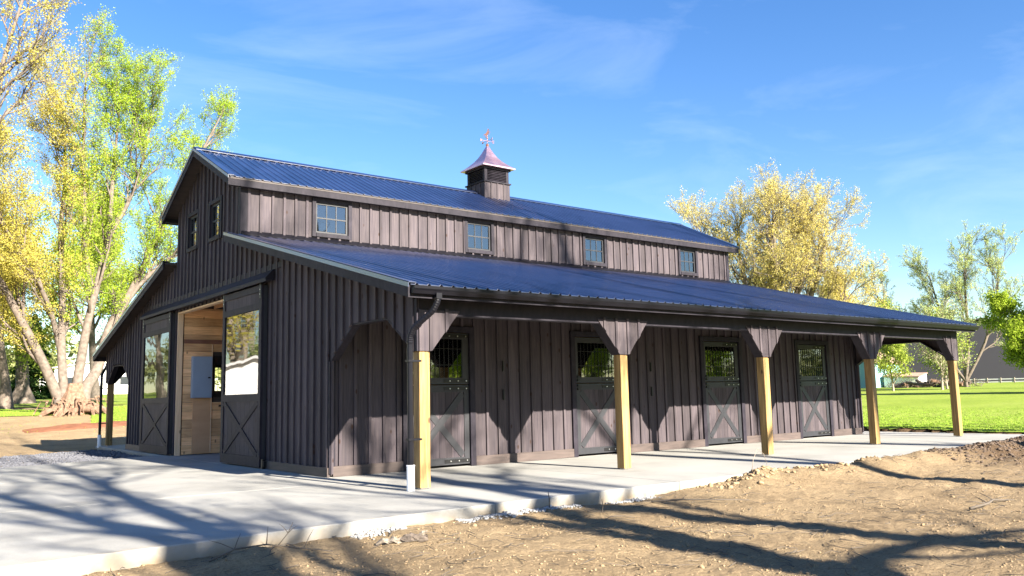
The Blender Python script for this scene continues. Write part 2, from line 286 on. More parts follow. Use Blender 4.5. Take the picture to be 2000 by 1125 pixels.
def ground_h(x, y, fine=True):
    x = np.asarray(x, float); y = np.asarray(y, float); dx = x-CP[0]; dy = y-CP[1]; r = np.hypot(dx, dy); th = np.arctan2(dx, dy)
    hl = np.interp(r, *RL); hr = np.interp(r, *RR); w = sstep(.30, .85, th); back = sstep(1.5, 2.0, np.abs(th))
    h = (hl*(1-w)+hr*w)*(1-back)-.17*back
    if fine:
        near = 1-sstep(30, 55, r)
        h = h+near*(.10*fbm(x*.35, y*.35, 3)+.06*fbm(x*1.3+9, y*1.3, 4)+.035*fbm(x*5, y*5+3, 3)+.030*fbm(x*13, y*13, 3))
        # ruts running roughly along the barn
        h = h+near*.05*fbm(x*.5+y*.12, y*2.6-x*.5, 3)
        # soil pushed up against the slab edge
        sf = slab_front(x); d = sf-y
        edge = sstep(2.4, 5.6, x)*np.exp(-((d-.42)/.55)**2)*(1-sstep(17.5, 19.5, x))
        h = h+edge*(.19+.16*fbm(x*2.2, y*2.2+40, 3))
        edge2 = sstep(8.8, 10.5, x)*np.exp(-((d-1.0)/.8)**2)*(1-sstep(18, 20, x))
        h = h+edge2*(.02+.16*fbm(x*1.5+70, y*1.5, 4))
        pile = np.exp(-(((x-4.95)/.45)**2+((y+2.62)/.22)**2)); h = h+pile*(.13+.15*fbm(x*6, y*6, 2))
        pl2 = np.exp(-(((x+3.75)/.55)**2+((y+3.12)/.28)**2)); h = h+pl2*(.12+.12*fbm(x*5, y*5, 2))
        # shallow cut and berm left of the gravel
        h = h+.16*np.exp(-((y-28.0-.4*x)/1.2)**2)*sstep(6, 2, x)*(.6+1.2*fbm(x*1.1, y*1.1, 3))
    # hollow under the slabs
    ins = ((x > -.4) & (x < 19.3) & (y > -2.15) & (y < 20.6)) | ((x > -9) & (x <= -.35) & (y > slab_front(x)+.15) & (y < 13.1+.43*x-.1) & (y < 13.0))
    return np.where(ins, np.minimum(h, -.42), h)
def gz(x, y): return float(ground_h(np.array([x]), np.array([y]), False)[0])
def gzf(x, y): return ground_h(np.asarray(x), np.asarray(y), True)
ang = np.concatenate([np.linspace(-PI, -.05, 60)[:-1], np.linspace(-.05, 1.35, 620)[:-1], np.linspace(1.35, PI, 50)])
rr_ = np.concatenate([np.linspace(.4, 3, 6)[:-1], 3*np.exp(np.linspace(0, math.log(60/3), 380))[:-1], np.exp(np.linspace(math.log(60), math.log(3500), 40))])
A_, R_ = np.meshgrid(ang, rr_, indexing='ij'); GX = CP[0]+R_*np.sin(A_); GY = CP[1]+R_*np.cos(A_); GZ = ground_h(GX, GY)
na, nr = A_.shape; idx = np.arange(na*nr).reshape(na, nr)
F = np.stack([idx[:-1, :-1], idx[1:, :-1], idx[1:, 1:], idx[:-1, 1:]], -1).reshape(-1, 4)
g = npobj('ground', np.stack([GX, GY, GZ], -1).reshape(-1, 3), F[:, ::-1], DIRT, smooth=True); tag(g, kind='structure')
# lawn: same height field, laid 3 cm proud, with a wandering edge
def lawn_mask(x, y):
    nn = 3.0*fbm(x*.16, y*.16, 3)+.8*fbm(x*.9, y*.9, 3); dx = x-CP[0]; dy = y-CP[1]; th = np.arctan2(dx, dy); r = np.hypot(dx, dy)
    right = (x+nn*.1 > 19.2+.25*np.clip(-2.3-y, 0, 20)) & (th > .8)
    mid = (r+2*nn > 47) & (th <= .8) & (th > .16)
    n2 = fbm(x*.22+30, y*.22, 3)
    left = ((r+2*nn > 64) | ((r > 49) & (n2 > -.06)) | ((r > 43.5) & (r < 49.5) & (n2 > .02) & (th > .20))) & (th <= .8)
    return right | (mid & (th > .25)) | left | (np.abs(th) > 2.2) & (r > 16)
ang2 = np.concatenate([np.linspace(-PI, -.05, 50)[:-1], np.linspace(-.05, 1.35, 520)[:-1], np.linspace(1.35, PI, 40)])
rr2 = np.concatenate([16*np.exp(np.linspace(0, math.log(110/16), 300))[:-1], np.exp(np.linspace(math.log(110), math.log(3500), 24))])
A2, R2 = np.meshgrid(ang2, rr2, indexing='ij'); LX = CP[0]+R2*np.sin(A2); LY = CP[1]+R2*np.cos(A2)
LZ = ground_h(LX, LY)+.035+.02*fbm(LX*3, LY*3, 2); na, nr = A2.shape; idx = np.arange(na*nr).reshape(na, nr)
msk = lawn_mask(LX, LY); cell = msk[:-1, :-1] & msk[1:, :-1] & msk[1:, 1:] & msk[:-1, 1:]
cx_ = .25*(LX[:-1, :-1]+LX[1:, 1:]+LX[1:, :-1]+LX[:-1, 1:]); cy_ = .25*(LY[:-1, :-1]+LY[1:, 1:]+LY[1:, :-1]+LY[:-1, 1:])
cell &= ~((cx_ > -9) & (cx_ < 19.42) & (cy_ > -2.35) & (cy_ < 21))
F = np.stack([idx[:-1, :-1], idx[1:, :-1], idx[1:, 1:], idx[:-1, 1:]], -1)[cell]
used = np.unique(F); remap = -np.ones(na*nr, int); remap[used] = np.arange(len(used))
g = npobj('lawn', np.stack([LX, LY, LZ], -1).reshape(-1, 3)[used], remap[F][:, ::-1], GRASS, smooth=True); tag(g, kind='structure')

# ------------------------------------------------------------------ concrete
def slab_piece(poly, z0=-.34, z1=0.0):
    mb = MB(); n = len(poly); import bmesh
    mb.v = [(x, y, z0) for x, y in poly]+[(x, y, z1-.012) for x, y in poly]
    cx = sum(p[0] for p in poly)/n; cy = sum(p[1] for p in poly)/n
    ins = [(x+(.012 if x < cx else -.012), y+(.012 if y < cy else -.012), z1) for x, y in poly]
    mb.v += ins; mb.f = [tuple(range(n-1, -1, -1)), tuple(range(2*n, 3*n))]
    for k in (0, n):
        mb.f += [(k+i, k+(i+1) % n, k+n+(i+1) % n, k+n+i) for i in range(n)]
    return mb
slab = bpy.data.objects.new('concrete_slab', None); link(slab); tag(slab, kind='structure')
xs = [-.30, 3.3, 7.7, 12.1, 16.4, 19.5]
for i in range(5):
    a, b_ = xs[i], xs[i+1]-.011
    slab_piece([(a, -2.3), (b_, -2.3), (b_, 2.995), (a, 2.995)]).build('slab_panel', CONC, slab)
slab_piece([(-.30, 3.0), (19.5, 3.0), (19.5, 20.95), (-.30, 20.95)]).build('slab_panel', CONC, slab)
for (y0, y1) in ((-3, 1.9), (1.912, 6.9), (6.912, 14)):
    def clip(poly, ys, keep_above):
        out = []
        for i in range(len(poly)):
            p, q = poly[i], poly[(i+1) % len(poly)]; ip = (p[1] >= ys) == keep_above; iq = (q[1] >= ys) == keep_above
            if ip: out.append(p)
            if ip != iq: t = (ys-p[1])/(q[1]-p[1]); out.append((p[0]+t*(q[0]-p[0]), ys))
        return out
    ap = [(-9.6, -2.86), (-.306, -2.30), (-.306, 13.15), (-4.26, 11.62), (-9.6, 9.4)]
    slab_piece(clip(clip(ap, y0, True), y1, False)).build('slab_panel', CONC, slab)

# ------------------------------------------------------------------ barn
L4 = 4.39; XG = -.114; XR = 17.77; D1 = 3.045; D2 = 7.768; D = 20.415; YC = D/2; ZLE = 3.12; YE = -.456; ZE = 6.59; YME = 7.55; ZR = 7.88
SL = (5.27-ZLE)/(D2-YE); SM = (ZR-ZE)/(YC-YME)
def z_lean(y): return ZLE+SL*((y if y < YC else D-y)-YE)
def z_main(y): return ZE+SM*((y if y < YC else D-y)-YME)
barn = thing('horse_barn', (0, 0, 0), 'long dark stained board and batten barn with cupola and open porch on timber posts', 'barn')
def bbuild(mb, name, m, parent=barn, **k): return mb.build(name, m, parent, **k)
GA = lambda u, d, z: (XG-d, u, z)                 # gable wall frame: d outward
FR = lambda Y: (lambda u, d, z: (u, Y-d, z))      # front-facing wall frame
_cache = {}
def strip(name, fr, u0, u1, zb0, zb1, zt0, zt1, d0, d1, m, parent):
    if min(zt0-zb0, zt1-zb1) < -.001 or max(zt0-zb0, zt1-zb1) < .02 or u1-u0 < .005: return
    zb = zb0; o0 = fr(u0, 0, zb)
    key = (name, round(u1-u0, 3), round(zb1-zb0, 3), round(zt0-zb0, 3), round(zt1-zb0, 3), round(d0, 3), round(d1, 3), fr(1, 0, 0)[0] == fr(0, 0, 0)[0], m.name)
    me = _cache.get(key)
    if me is None:
        P = []
        c = .004
        for (dd, ins) in ((d0, 0), (d1-c, 0), (d1, c)):
            for (u, z) in ((u0+ins, zb0+ins), (u1-ins, zb1+ins), (u1-ins, zt1-ins), (u0+ins, zt0-ins)):
                p = fr(u, dd, z); P.append((p[0]-o0[0], p[1]-o0[1], p[2]-o0[2]))
        F_ = [(3, 2, 1, 0), (8, 9, 10, 11)]
        for k in (0, 4): F_ += [(k+i, k+(i+1) % 4, k+4+(i+1) % 4, k+4+i) for i in range(4)]
        mb = MB(); mb.v = P; mb.f = F_; me = mb.mesh(name, m)
        import bmesh
        bm = bmesh.new(); bm.from_mesh(me); bmesh.ops.recalc_face_normals(bm, faces=bm.faces); bm.to_mesh(me); bm.free(); _cache[key] = me
    return link(bpy.data.objects.new(name, me), parent, o0)
def intervals(a, b_, bot, top, holes):
    e = 1e-4; out = [[bot(a+e), bot(b_-e), top(a+e), top(b_-e)]]
    for (h0, h1, z0, z1) in holes:
        if h0 < b_-1e-3 and h1 > a+1e-3:
            nw = []
            for (p, q, r, s) in out:
                if z0 >= max(r, s) or z1 <= min(p, q): nw.append([p, q, r, s]); continue
                if z0 > min(p, q): nw.append([p, q, min(r, z0), min(s, z0)])
                if z1 < max(r, s): nw.append([max(p, z1), max(q, z1), r, s])
            out = nw
    return out
def clad(wallname, fr, u0, u1, bot, top, holes=(), breaks=(), pitch=.305, bw=.062, inner=True, phase=0., boards=True, m=STAIN, bthick=.040, skip_batten=()):
    """a wall part: backing sheet, with every board and batten a child of its own"""
    cuts = sorted(set([u0, u1]+[c for c in breaks if u0 < c < u1]+[h for H in holes for h in H[:2] if u0 < h < u1]))
    mb = MB()
    def seg(a, b_): 
        for (p, q, r, s) in intervals(a, b_, bot, top, holes):
            P = [fr(a, -.045, p), fr(b_, -.045, q), fr(b_, -.022, q), fr(a, -.022, p), fr(a, -.045, r), fr(b_, -.045, s), fr(b_, -.022, s), fr(a, -.022, r)]
            mb.hexa(P)
    for a, b_ in zip(cuts[:-1], cuts[1:]): seg(a, b_)
    w = mb.build(wallname, m, barn)
    ks = []; u = u0+phase
    while u < u1-1e-6: ks.append(u); u += pitch
    edges = sorted(set([round(x, 4) for x in ([u0]+ks+[u1])]))
    for a, b_ in zip(edges[:-1], edges[1:]):
        sub = [a]+[c for c in cuts if a+.01 < c < b_-.01]+[b_]
        for p_, q_ in zip(sub[:-1], sub[1:]):
            g0 = .005 if p_ == a else 0; g1 = .005 if q_ == b_ else 0
            for (zb0, zb1, zt0, zt1) in intervals(p_+g0, q_-g1, bot, top, holes): strip('board', fr, p_+g0, q_-g1, zb0, zb1, zt0, zt1, -.02, 0, m, w)
    for k in ks:
        if k < u0+.03 or k > u1-.03 or any(s0 < k < s1 for s0, s1 in skip_batten): continue
        a, b_ = k-bw/2, k+bw/2
        bb = lambda u: max(bot(a), bot(b_)) if abs(bot(a)-bot(b_)) > .3 else bot(u)
        for (zb0, zb1, zt0, zt1) in intervals(a, b_, bb, top, holes): strip('batten', fr, a, b_, zb0, zb1, zt0, zt1, .0, bthick, m, w)
    return w
def cas(fr, u0, u1, z0, z1, d0=0., d1=.03, m=TRIM, parent=barn, name='casing'): return strip(name, fr, u0, u1, z0, z0, z1, z1, d0, d1, m, parent)

# --- gable wall facing the apron
AP = [(.0945, 2.12), (.25, 2.27), (.90, 2.73), (2.10, 2.73), (2.95, 2.12)]
def arch(u):
    for (a, za), (b_, zb) in zip(AP[:-1], AP[1:]):
        if a <= u <= b_: return za+(zb-za)*(u-a)/(b_-a)
    return None
OP0, OP1, OPH = 8.35, 12.42, 3.86
def g_bot(u):
    v = arch(u)
    if v is None: v = arch(D-u)
    if v is not None: return v
    if OP0 < u < OP1: return OPH
    if abs(u) < .12 or abs(u-D) < .12: return 2.12
    return .055
def g_top(u):
    return (z_main(u) if D2-.0 < u < D-D2 else z_lean(u))-.07
GW = [(9.10, 9.88, 5.50, 6.36), (10.86, 11.64, 5.50, 6.36)]
br = [a for a, _ in AP]+[D-a for a, _ in AP]+[OP0, OP1, D2, YC, D-D2, .0945, D-.0945]
clad('gable_wall', GA, -.0945, D+.0945, g_bot, g_top, GW, br, phase=.12, bthick=.042, bw=.068)
# upper gable: second skin seam board and trims
for (a, b_) in ((.0, 5.62), (15.50, D)):
    pass
# arch linings (underside boards) on the gable and both sides of it
def lining(P, n0, n1, fn, name='arch_lining', m=TRIM, t=.03):
    for (a, za), (b_, zb) in zip(P[:-1], P[1:]):
        mb = MB(); d = Vector((b_-a, zb-za)).normalized(); nrm = Vector((-d.y, d.x))*t
        mb.prism([(a, za), (b_, zb), (b_+nrm.x, zb+nrm.y), (a+nrm.x, za+nrm.y)], n0, n1, fn).build(name, m, barn)
AL = [(.0945, 2.11), (.25, 2.255), (.90, 2.70), (2.10, 2.70), (2.95, 2.11)]
for mir in (False, True):
    P = [((D-a) if mir else a, z) for a, z in AL]
    lining(P, 0., .15, lambda u, v, n: (XG-.005+n, u, v), t=-.0 if False else .028)
# corner boards and skirts
cas(GA, 2.97, 3.06, .055, 2.10, .0, .028)
cas(GA, D-3.06, D-2.97, .055, 2.10, .0, .028)
for (a, b_) in ((3.0, 8.2), (12.6, D-2.97)):
    strip('skirt_board', GA, a, b_, .0, .0, .17, .17, .003, .056, SKIRT, barn)
# gable: batten offset seam above track line
cas(GA, 5.2, 15.6, 4.17, 4.30, .003, .03)
# --- clerestory (long wall above the porch roof)
CW = [(1.75, 2.63), (6.30, 7.12), (10.76, 11.58), (15.19, 15.98)]
CH = [(a, b_, 5.50, 6.28) for a, b_ in CW]
clad('clerestory_wall', FR(D2), XG+.024, XR, lambda u: 5.20, lambda u: z_main(D2)-.09, CH, pitch=.292, phase=.15)
cas(FR(D2), XG-.03, XG+.17, 5.2, z_main(D2)-.09, .0, .03, name='corner_board')
cas(GA, D2-.024, D2+.13, 5.2, z_main(D2)-.12, .003, .032, name='corner_board')
cas(FR(D2), XR-.1, XR+.03, 5.2, z_main(D2)-.09, .0, .03, name='corner_board')
# --- stall wall under the porch
DX = [1.55, 5.95, 10.44, 14.62]; DW = 1.46
holes = [(x, x+DW, 0, 2.72) for x in DX]
clad('stall_wall', FR(D1), XG+.024, XR, lambda u: .02, lambda u: z_lean(D1)-.10, holes, pitch=.305, phase=.19)
edges = [XG+.06]+[v for x in DX for v in (x-.13, x+DW+.13)]+[XR]
for a, b_ in zip(edges[::2], edges[1::2]):
    strip('skirt_board', FR(D1), a, b_, .0, .0, .19, .19, .003, .055, SKIRT, barn)
cas(FR(D1), XG, XG+.11, .19, 2.7, .0, .045, name='corner_board')
cas(FR(D1), XR-.12, XR+.02, .19, 3.9, .0, .03, name='corner_board')
for x in (3.87, 8.42, 12.7):     # door stays / bolt plates on the wall
    for z in (1.92, 1.32):
        bbuild(MB().box(x, x+.03, D1-.05, D1-.02, z, z+.22), 'strike_plate', IRON)

# --- windows of six panes
def six_pane(fr, a, b_, z0, z1, parent=barn):
    w = MB()
    t = .05; dd = (-.06, -.012)
    def bx(mb, u0, u1, za, zb, d0, d1):
        P = [fr(u0, d0, za), fr(u1, d0, za), fr(u1, d1, za), fr(u0, d1, za), fr(u0, d0, zb), fr(u1, d0, zb), fr(u1, d1, zb), fr(u0, d1, zb)]; mb.hexa(P)
    bx(w, a, b_, z0, z0+t, *dd); bx(w, a, b_, z1-t, z1, *dd); bx(w, a, a+t, z0+t, z1-t, *dd); bx(w, b_-t, b_, z0+t, z1-t, *dd)
    win = w.build('window', FRAME, parent)
    for i in (1, 2):
        u = a+t+(b_-a-2*t)*i/3; mb = MB(); bx(mb, u-.011, u+.011, z0+t, z1-t, -.045, -.02); mb.build('muntin', FRAME, win)
    zm = (z0+z1)/2; mb = MB(); bx(mb, a+t, b_-t, zm-.016, zm+.016, -.046, -.016); mb.build('meeting_rail', FRAME, win)
    for i in range(3):
        for j in range(2):
            u0 = a+t+(b_-a-2*t)*i/3; u1 = a+t+(b_-a-2*t)*(i+1)/3; za = (z0+t, zm)[j]; zb = (zm, z1-t)[j]
            mb = MB(); bx(mb, u0+.01, u1-.01, za+.01, zb-.01, -.036, -.032); mb.build('pane', GLASS, win)
    # casing
    c = .10
    strip('window_casing', fr, a-c, a, z0-c, z0-c, z1+c, z1+c, .003, .05, TRIM, win); strip('window_casing', fr, b_, b_+c, z0-c, z0-c, z1+c, z1+c, .003, .05, TRIM, win)
    strip('window_casing', fr, a, b_, z1, z1, z1+c, z1+c, .003, .05, TRIM, win); strip('window_sill', fr, a, b_, z0-c, z0-c, z0, z0, .003, .065, TRIM, win)
    return win
for a, b_ in CW: six_pane(FR(D2), a, b_, 5.50, 6.28)
for (a, b_, z0, z1) in GW: six_pane(GA, a, b_, z0, z1)

# --- dutch stall doors
def dutch_door(x, fr=FR(D1), y_in=None):
    z = MB()
    def bx(mb, u0, u1, za, zb, d0, d1):
        P = [fr(u0, d0, za), fr(u1, d0, za), fr(u1, d1, za), fr(u0, d1, za), fr(u0, d0, zb), fr(u1, d0, zb), fr(u1, d1, zb), fr(u0, d1, zb)]; mb.hexa(P); return mb
    a, b_ = x, x+DW; dr = MB()
    for (u0, u1, za, zb) in ((a+.01, a+.13, .05, 1.64), (b_-.13, b_-.01, .05, 1.64), (a+.13, b_-.13, .05, .19), (a+.13, b_-.13, 1.50, 1.64)): bx(dr, u0, u1, za, zb, -.03, .012)
    for (u0, u1, za, zb) in ((a+.01, a+.10, 1.66, 2.70), (b_-.16, b_-.01, 1.66, 2.70), (a+.10, b_-.16, 1.66, 1.79), (a+.10, b_-.16, 2.58, 2.70)): bx(dr, u0, u1, za, zb, -.03, .012)
    door = dr.build('stall_door', FRAME, barn)
    n = 8; w = (DW-.26)/n
    for i in range(n):
        p = MB(); bx(p, a+.13+i*w+.002, a+.13+(i+1)*w-.002, .19, 1.50, -.022, -.006); p.build('door_board', STAIN, door)
    u0, u1, za, zb = a+.13, b_-.13, .19, 1.50
    for s, dz in ((1, 0.), (-1, -.004)):
        P = (u0, za, u1, zb) if s > 0 else (u0, zb, u1, za)
        d = Vector((P[2]-P[0], P[3]-P[1])).normalized(); nn = Vector((-d.y, d.x))*.068
        poly = [(P[0]+nn.x*0, P[1]+nn.y), (P[0], P[1]-nn.y), (P[2], P[3]-nn.y), (P[2], P[3]+nn.y)]
        poly = [(P[0]-nn.x+d.x*.05, P[1]-nn.y+d.y*.05), (P[2]-nn.x-d.x*.05, P[3]-nn.y-d.y*.05), (P[2]+nn.x-d.x*.05, P[3]+nn.y-d.y*.05), (P[0]+nn.x+d.x*.05, P[1]+nn.y+d.y*.05)]
        m = MB().prism(poly, -.005, .010+dz, lambda u, v, n_: fr(u, n_, v)); m.build('cross_brace', FRAME, door)
    p = MB(); bx(p, a+.10, b_-.16, 1.79, 2.58, -.014, -.010); p.build('window_pane', GLASS, door)
    g = MB()
    for i in range(1, 11):
        u = a+.10+(DW-.26)*i/11; bx(g, u-.0035, u+.0035, 1.79, 2.58, -.009, .001)
    for zz in (2.05, 2.38): bx(g, a+.10, b_-.16, zz-.006, zz+.006, .002, .008)
    g.build('stall_grill', IRON, door)
    for zz in (2.64, 1.725, 1.57, .12):
        h = MB(); bx(h, b_-.62, b_+.03, zz-.035, zz+.035, .012, .022)
        h.tube([fr(b_+.03, .03, zz-.05), fr(b_+.03, .03, zz+.05)], .022, 8); hg = h.build('strap_hinge', IRON, door)
        bo = MB()
        for k in (.08, .28, .48): p0 = fr(b_-k, .02, zz); p1 = fr(b_-k, .034, zz); bo.tube([p0, p1], .013, 8)
        bo.build('hinge_bolt', ZINC, door)
    for zz in (1.76, 1.56):
        h = MB(); bx(h, a-.07, a+.16, zz-.02, zz+.02, .03, .05); bx(h, a-.07, a-.02, zz-.07, zz+.07, .0, .05); bx(h, a+.05, a+.12, zz-.06, zz+.06, .012, .055); h.build('slide_bolt', IRON, door)
    # casing
    strip('door_casing', fr, a-.13, a, .0, .0, 2.84, 2.84, .003, .055, TRIM, door); strip('door_casing', fr, b_+.0, b_+.13, .0, .0, 2.84, 2.84, .003, .055, TRIM, door)
    strip('door_casing', fr, a, b_, 2.72, 2.72, 2.84, 2.84, .003, .055, TRIM, door)
    return door
for x in DX: dutch_door(x)
# --- rear stall wall and rear clerestory, far gable
mb = MB(); Yb = D-D1; lx = XG+.03
for x in DX:
    mb.box(lx, x, Yb-.03, Yb, .02, 3.9); mb.box(x, x+.12, Yb-.03, Yb, .02, 2.8); mb.box(x+DW-.12, x+DW, Yb-.03, Yb, .02, 2.8); mb.box(x+.12, x+DW-.12, Yb-.03, Yb, .02, 1.79); mb.box(x, x+DW, Yb-.03, Yb, 2.8, 3.9); lx = x+DW
    mb.box(x+.12, x+DW-.12, Yb-.03, Yb, 2.58, 2.8)
mb.box(lx, XR, Yb-.03, Yb, .02, 3.9); mb.build('rear_stall_wall', STAIN, barn)
mb = MB().box(XG+.05, XR, D-D2-.03, D-D2, 5.15, z_main(D2)-.1); mb.build('rear_clerestory_wall', STAIN, barn)
FG = lambda u, d, z: (XR+d, u, z)
fgm = MB()
us = sorted(set([.0945]+br+[D/2-.5*k for k in range(0)])); us = [u for u in us if -.1 < u < D+.1]; us = sorted(set(us+[D-.0945, -.0945+.001]))
for a, b_ in zip(us[:-1], us[1:]):
    if b_-a < .01: continue
    e = 1e-4; P = [FG(a, -.03, g_bot(a+e)), FG(b_, -.03, g_bot(b_-e)), FG(b_, 0, g_bot(b_-e)), FG(a, 0, g_bot(a+e)), FG(a, -.03, g_top(a+e)), FG(b_, -.03, g_top(b_-e)), FG(b_, 0, g_top(b_-e)), FG(a, 0, g_top(a+e))]
    fgm.hexa(P)
fgm.build('far_gable_wall', STAIN, barn)
for mir in (False, True):
    P = [((D-a) if mir else a, z) for a, z in AL]; lining(P, -.16, .01, lambda u, v, n: (XR+n, u, v))

# --- posts, brackets and beams
HS = .0945
def post_mesh():
    mb = MB(); c = .008; pts = [(-HS+c, -HS), (HS-c, -HS), (HS, -HS+c), (HS, HS-c), (HS-c, HS), (-HS+c, HS), (-HS, HS-c), (-HS, -HS+c)]
    mb.prism(pts, .0, 2.9, lambda u, v, n: (u, v, n)); return mb.mesh('post', POST)
pm = post_mesh()
for Y in (0, D):
    for i in range(5):
        p = link(bpy.data.objects.new('post', pm), barn, (i*L4, Y, .022))
        link(bpy.data.objects.new('post_base', bpy.data.meshes.get('post_base') or MB().box(-.055, .055, -.055, .055, -.02, 0.015).mesh('post_base', ZINC)), p)
BT = [(-.665, 2.755), (-.13, 2.12), (.105, 2.12), (.64, 2.755)]
def br_edge(u): return 2.12+max(0, (abs(u)-.12))*1.19
for Y, sgn in ((0, 1), (D, -1)):
    for i in range(5):
        u0, u1 = -.66, .66
        if i == 0: u0 = -.108
        if i == 4: u1 = .11
        xx = i*L4
        core = MB(); poly = [(u0, 2.76), (u0, br_edge(u0) if abs(u0) > .2 else 2.12)]+([(-.12, 2.12)] if u0 < -.2 else [])+([(.12, 2.12)] if u1 > .2 else [])+[(u1, br_edge(u1) if u1 > .2 else 2.12), (u1, 2.76)]
        ya, yb = (-HS-.004, HS+.02)
        core.prism([(u+xx, v) for u, v in poly], Y+sgn*ya, Y+sgn*yb, lambda u, v, n: (u, n, v)); bk = core.build('bracket', TRIM, barn)
        if sgn < 0: continue
        fr = FR(-.0985); k0 = u0
        ed = [u0]+[v for v in (-.50, -.20, .10, .40) if u0+.04 < v < u1-.04]+[u1]
        for a, b_ in zip(ed[:-1], ed[1:]):
            sub = [a]+[c for c in (-.12, .12) if a+.01 < c < b_-.01]+[b_]
            for a2, b2 in zip(sub[:-1], sub[1:]): strip('board', fr, a2+xx+(.002 if a2 == a else 0), b2+xx-(.002 if b2 == b_ else 0), br_edge(a2), br_edge(b2), 2.775, 2.775, .0, .02, STAIN, bk)
        for v in ed[1:-1]: strip('batten', fr, v-.03+xx, v+.03+xx, br_edge(v-.03)+.0, br_edge(v+.03)+.0, 2.80, 2.80, .021, .043, STAIN, bk)
        if i == 0: cas(GA, -.10, .09, 2.12, 2.95, .003, .028, name='corner_board')
for Y in (0, D):
    bbuild(MB().box(XG+.02, XR, Y-HS-.003, Y+HS, 2.692, 3.13), 'porch_beam', TRIM)
# --- roofs
def panel_mesh(length, slope_ang, name='roof_panel', w=.9144):
    prof = []; h = .021
    for i in range(4):
        c = w*(i+.5)/4
        prof += [(c-.036, 0), (c-.014, h), (c+.014, h), (c+.036, 0)]
        if i < 3: prof += [(c+w/8-.009, 0), (c+w/8, .004), (c+w/8+.009, 0)]
    prof = [(0, 0)]+prof+[(w, 0)]; V = []; F_ = []; n = len(prof)
    for (s) in (0, length):
        for (x, z) in prof: V.append((x, s*math.cos(slope_ang)-z*math.sin(slope_ang), s*math.sin(slope_ang)+z*math.cos(slope_ang)))
    for i in range(n-1): F_.append((i, i+1, n+i+1, n+i))
    # turned down edge at the eave to give the sheet a rim
    for (x, z) in prof: V.append((x, .0, z*math.cos(slope_ang)-.012))
    for i in range(n-1): F_.append((2*n+i, 2*n+i+1, i+1, i))
    me = bpy.data.meshes.new(name); me.from_pydata(V, [], F_); me.materials.append(ROOF); me.update(); return me
RX0 = XG-.365; RX1 = XR+.365
def roof_slope(nm, y0, z0, y1, z1, mirror=False):
    ang_ = math.atan2(z1-z0, y1-y0); ln = math.hypot(y1-y0, z1-z0)
    my = (lambda y: D-y) if mirror else (lambda y: y)
    dk = MB(); t = .045; 
    dk.hexa([(RX0+.02, my(y0+.02), z0-t-.01), (RX1-.02, my(y0+.02), z0-t-.01), (RX1-.02, my(y0+.02), z0-.015), (RX0+.02, my(y0+.02), z0-.015), (RX0+.02, my(y1), z1-t-.01), (RX1-.02, my(y1), z1-t-.01), (RX1-.02, my(y1), z1-.015), (RX0+.02, my(y1), z1-.015)])
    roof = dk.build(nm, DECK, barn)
    me = bpy.data.meshes.get('panel_'+nm.replace('rear_', '')) or panel_mesh(ln, ang_, 'panel_'+nm.replace('rear_', ''))
    n = int((RX1-RX0)/.9144+.999); 
    for i in range(n):
        x = RX0+i*(RX1-RX0)/n; o = link(bpy.data.objects.new('roof_panel', me), roof, (x, my(y0), z0))
        o.scale = ((RX1-RX0)/n/.9144, -1 if mirror else 1, 1)
        if mirror: o.rotation_euler = (0, 0, 0)
    return roof
roof_slope('porch_roof', YE-.03, ZLE-.008, D2, z_lean(D2)); roof_slope('rear_porch_roof', YE-.03, ZLE-.008, D2, z_lean(D2), True)
roof_slope('main_roof', YME-.03, ZE-.015, YC, ZR); roof_slope('rear_main_roof', YME-.03, ZE-.015, YC, ZR, True)
rc = MB(); rc.prism([(-.17, -.075), (0, .028), (.17, -.075), (.17, -.087), (0, .014), (-.17, -.087)], RX0-.01, RX1+.01, lambda u, v, n: (n, YC+u, ZR+v+.034)); rc.build('ridge_cap', ROOF, barn)
# fascia, rake trim
FH = .20
for mir in (0, 1):
    my = (lambda y: D-y) if mir else (lambda y: y)
    def bxy(x0, x1, y0, y1, z0, z1): return MB().box(x0, x1, min(my(y0), my(y1)), max(my(y0), my(y1)), z0, z1)
    bxy(RX0, RX1, YE-.002, YE+.028, ZLE-FH-.012, ZLE-.014).build('fascia_board', TRIM, barn)
    bxy(RX0, RX1, YME-.002, YME+.028, ZE-FH-.02, ZE-.022).build('fascia_board', TRIM, barn)
    bxy(RX0+.03, RX1-.03, YME+.03, D2-.03, ZE-FH+.0, ZE-FH+.02).build('soffit_board', TRIM, barn)
    for X, s in ((RX0, -1), (RX1, 1)):
        xa, xb = (X-.03, X) if s < 0 else (X, X+.03)
        def rake(y0, z0, y1, z1, nm='rake_board', hh=FH, m=TRIM, dz=-.012, x0=xa, x1=xb):
            MB().hexa([(x0, my(y0), z0-hh), (x1, my(y0), z0-hh), (x1, my(y0), z0+dz), (x0, my(y0), z0+dz), (x0, my(y1), z1-hh), (x1, my(y1), z1-hh), (x1, my(y1), z1+dz), (x0, my(y1), z1+dz)]).build(nm, m, barn)
        rake(YE-.004, ZLE-.012, D2+.02 if s > 0 else D2-.26, z_lean(D2+.02 if s > 0 else D2-.26)); rake(YME-.004, ZE-.02, YC, ZR)
        rake(D2-.26, z_lean(D2-.26), D2, z_lean(D2)) if s < 0 else None
        # bent metal rake trim on top
        xc, xd = (X-.045, X+.10) if s < 0 else (X-.10, X+.045)
        for (y0, z0, y1, z1) in ((YE-.03, ZLE-.008, D2-.0, z_lean(D2)), (YME-.03, ZE-.015, YC, ZR)):
            rake(y0, z0, y1, z1, 'rake_trim', -.022, ROOF, .034, xc, xd)
            rake(y0, z0, y1, z1, 'rake_trim', .05, ROOF, .034, xc if s < 0 else X+.032, X-.032 if s < 0 else xd)
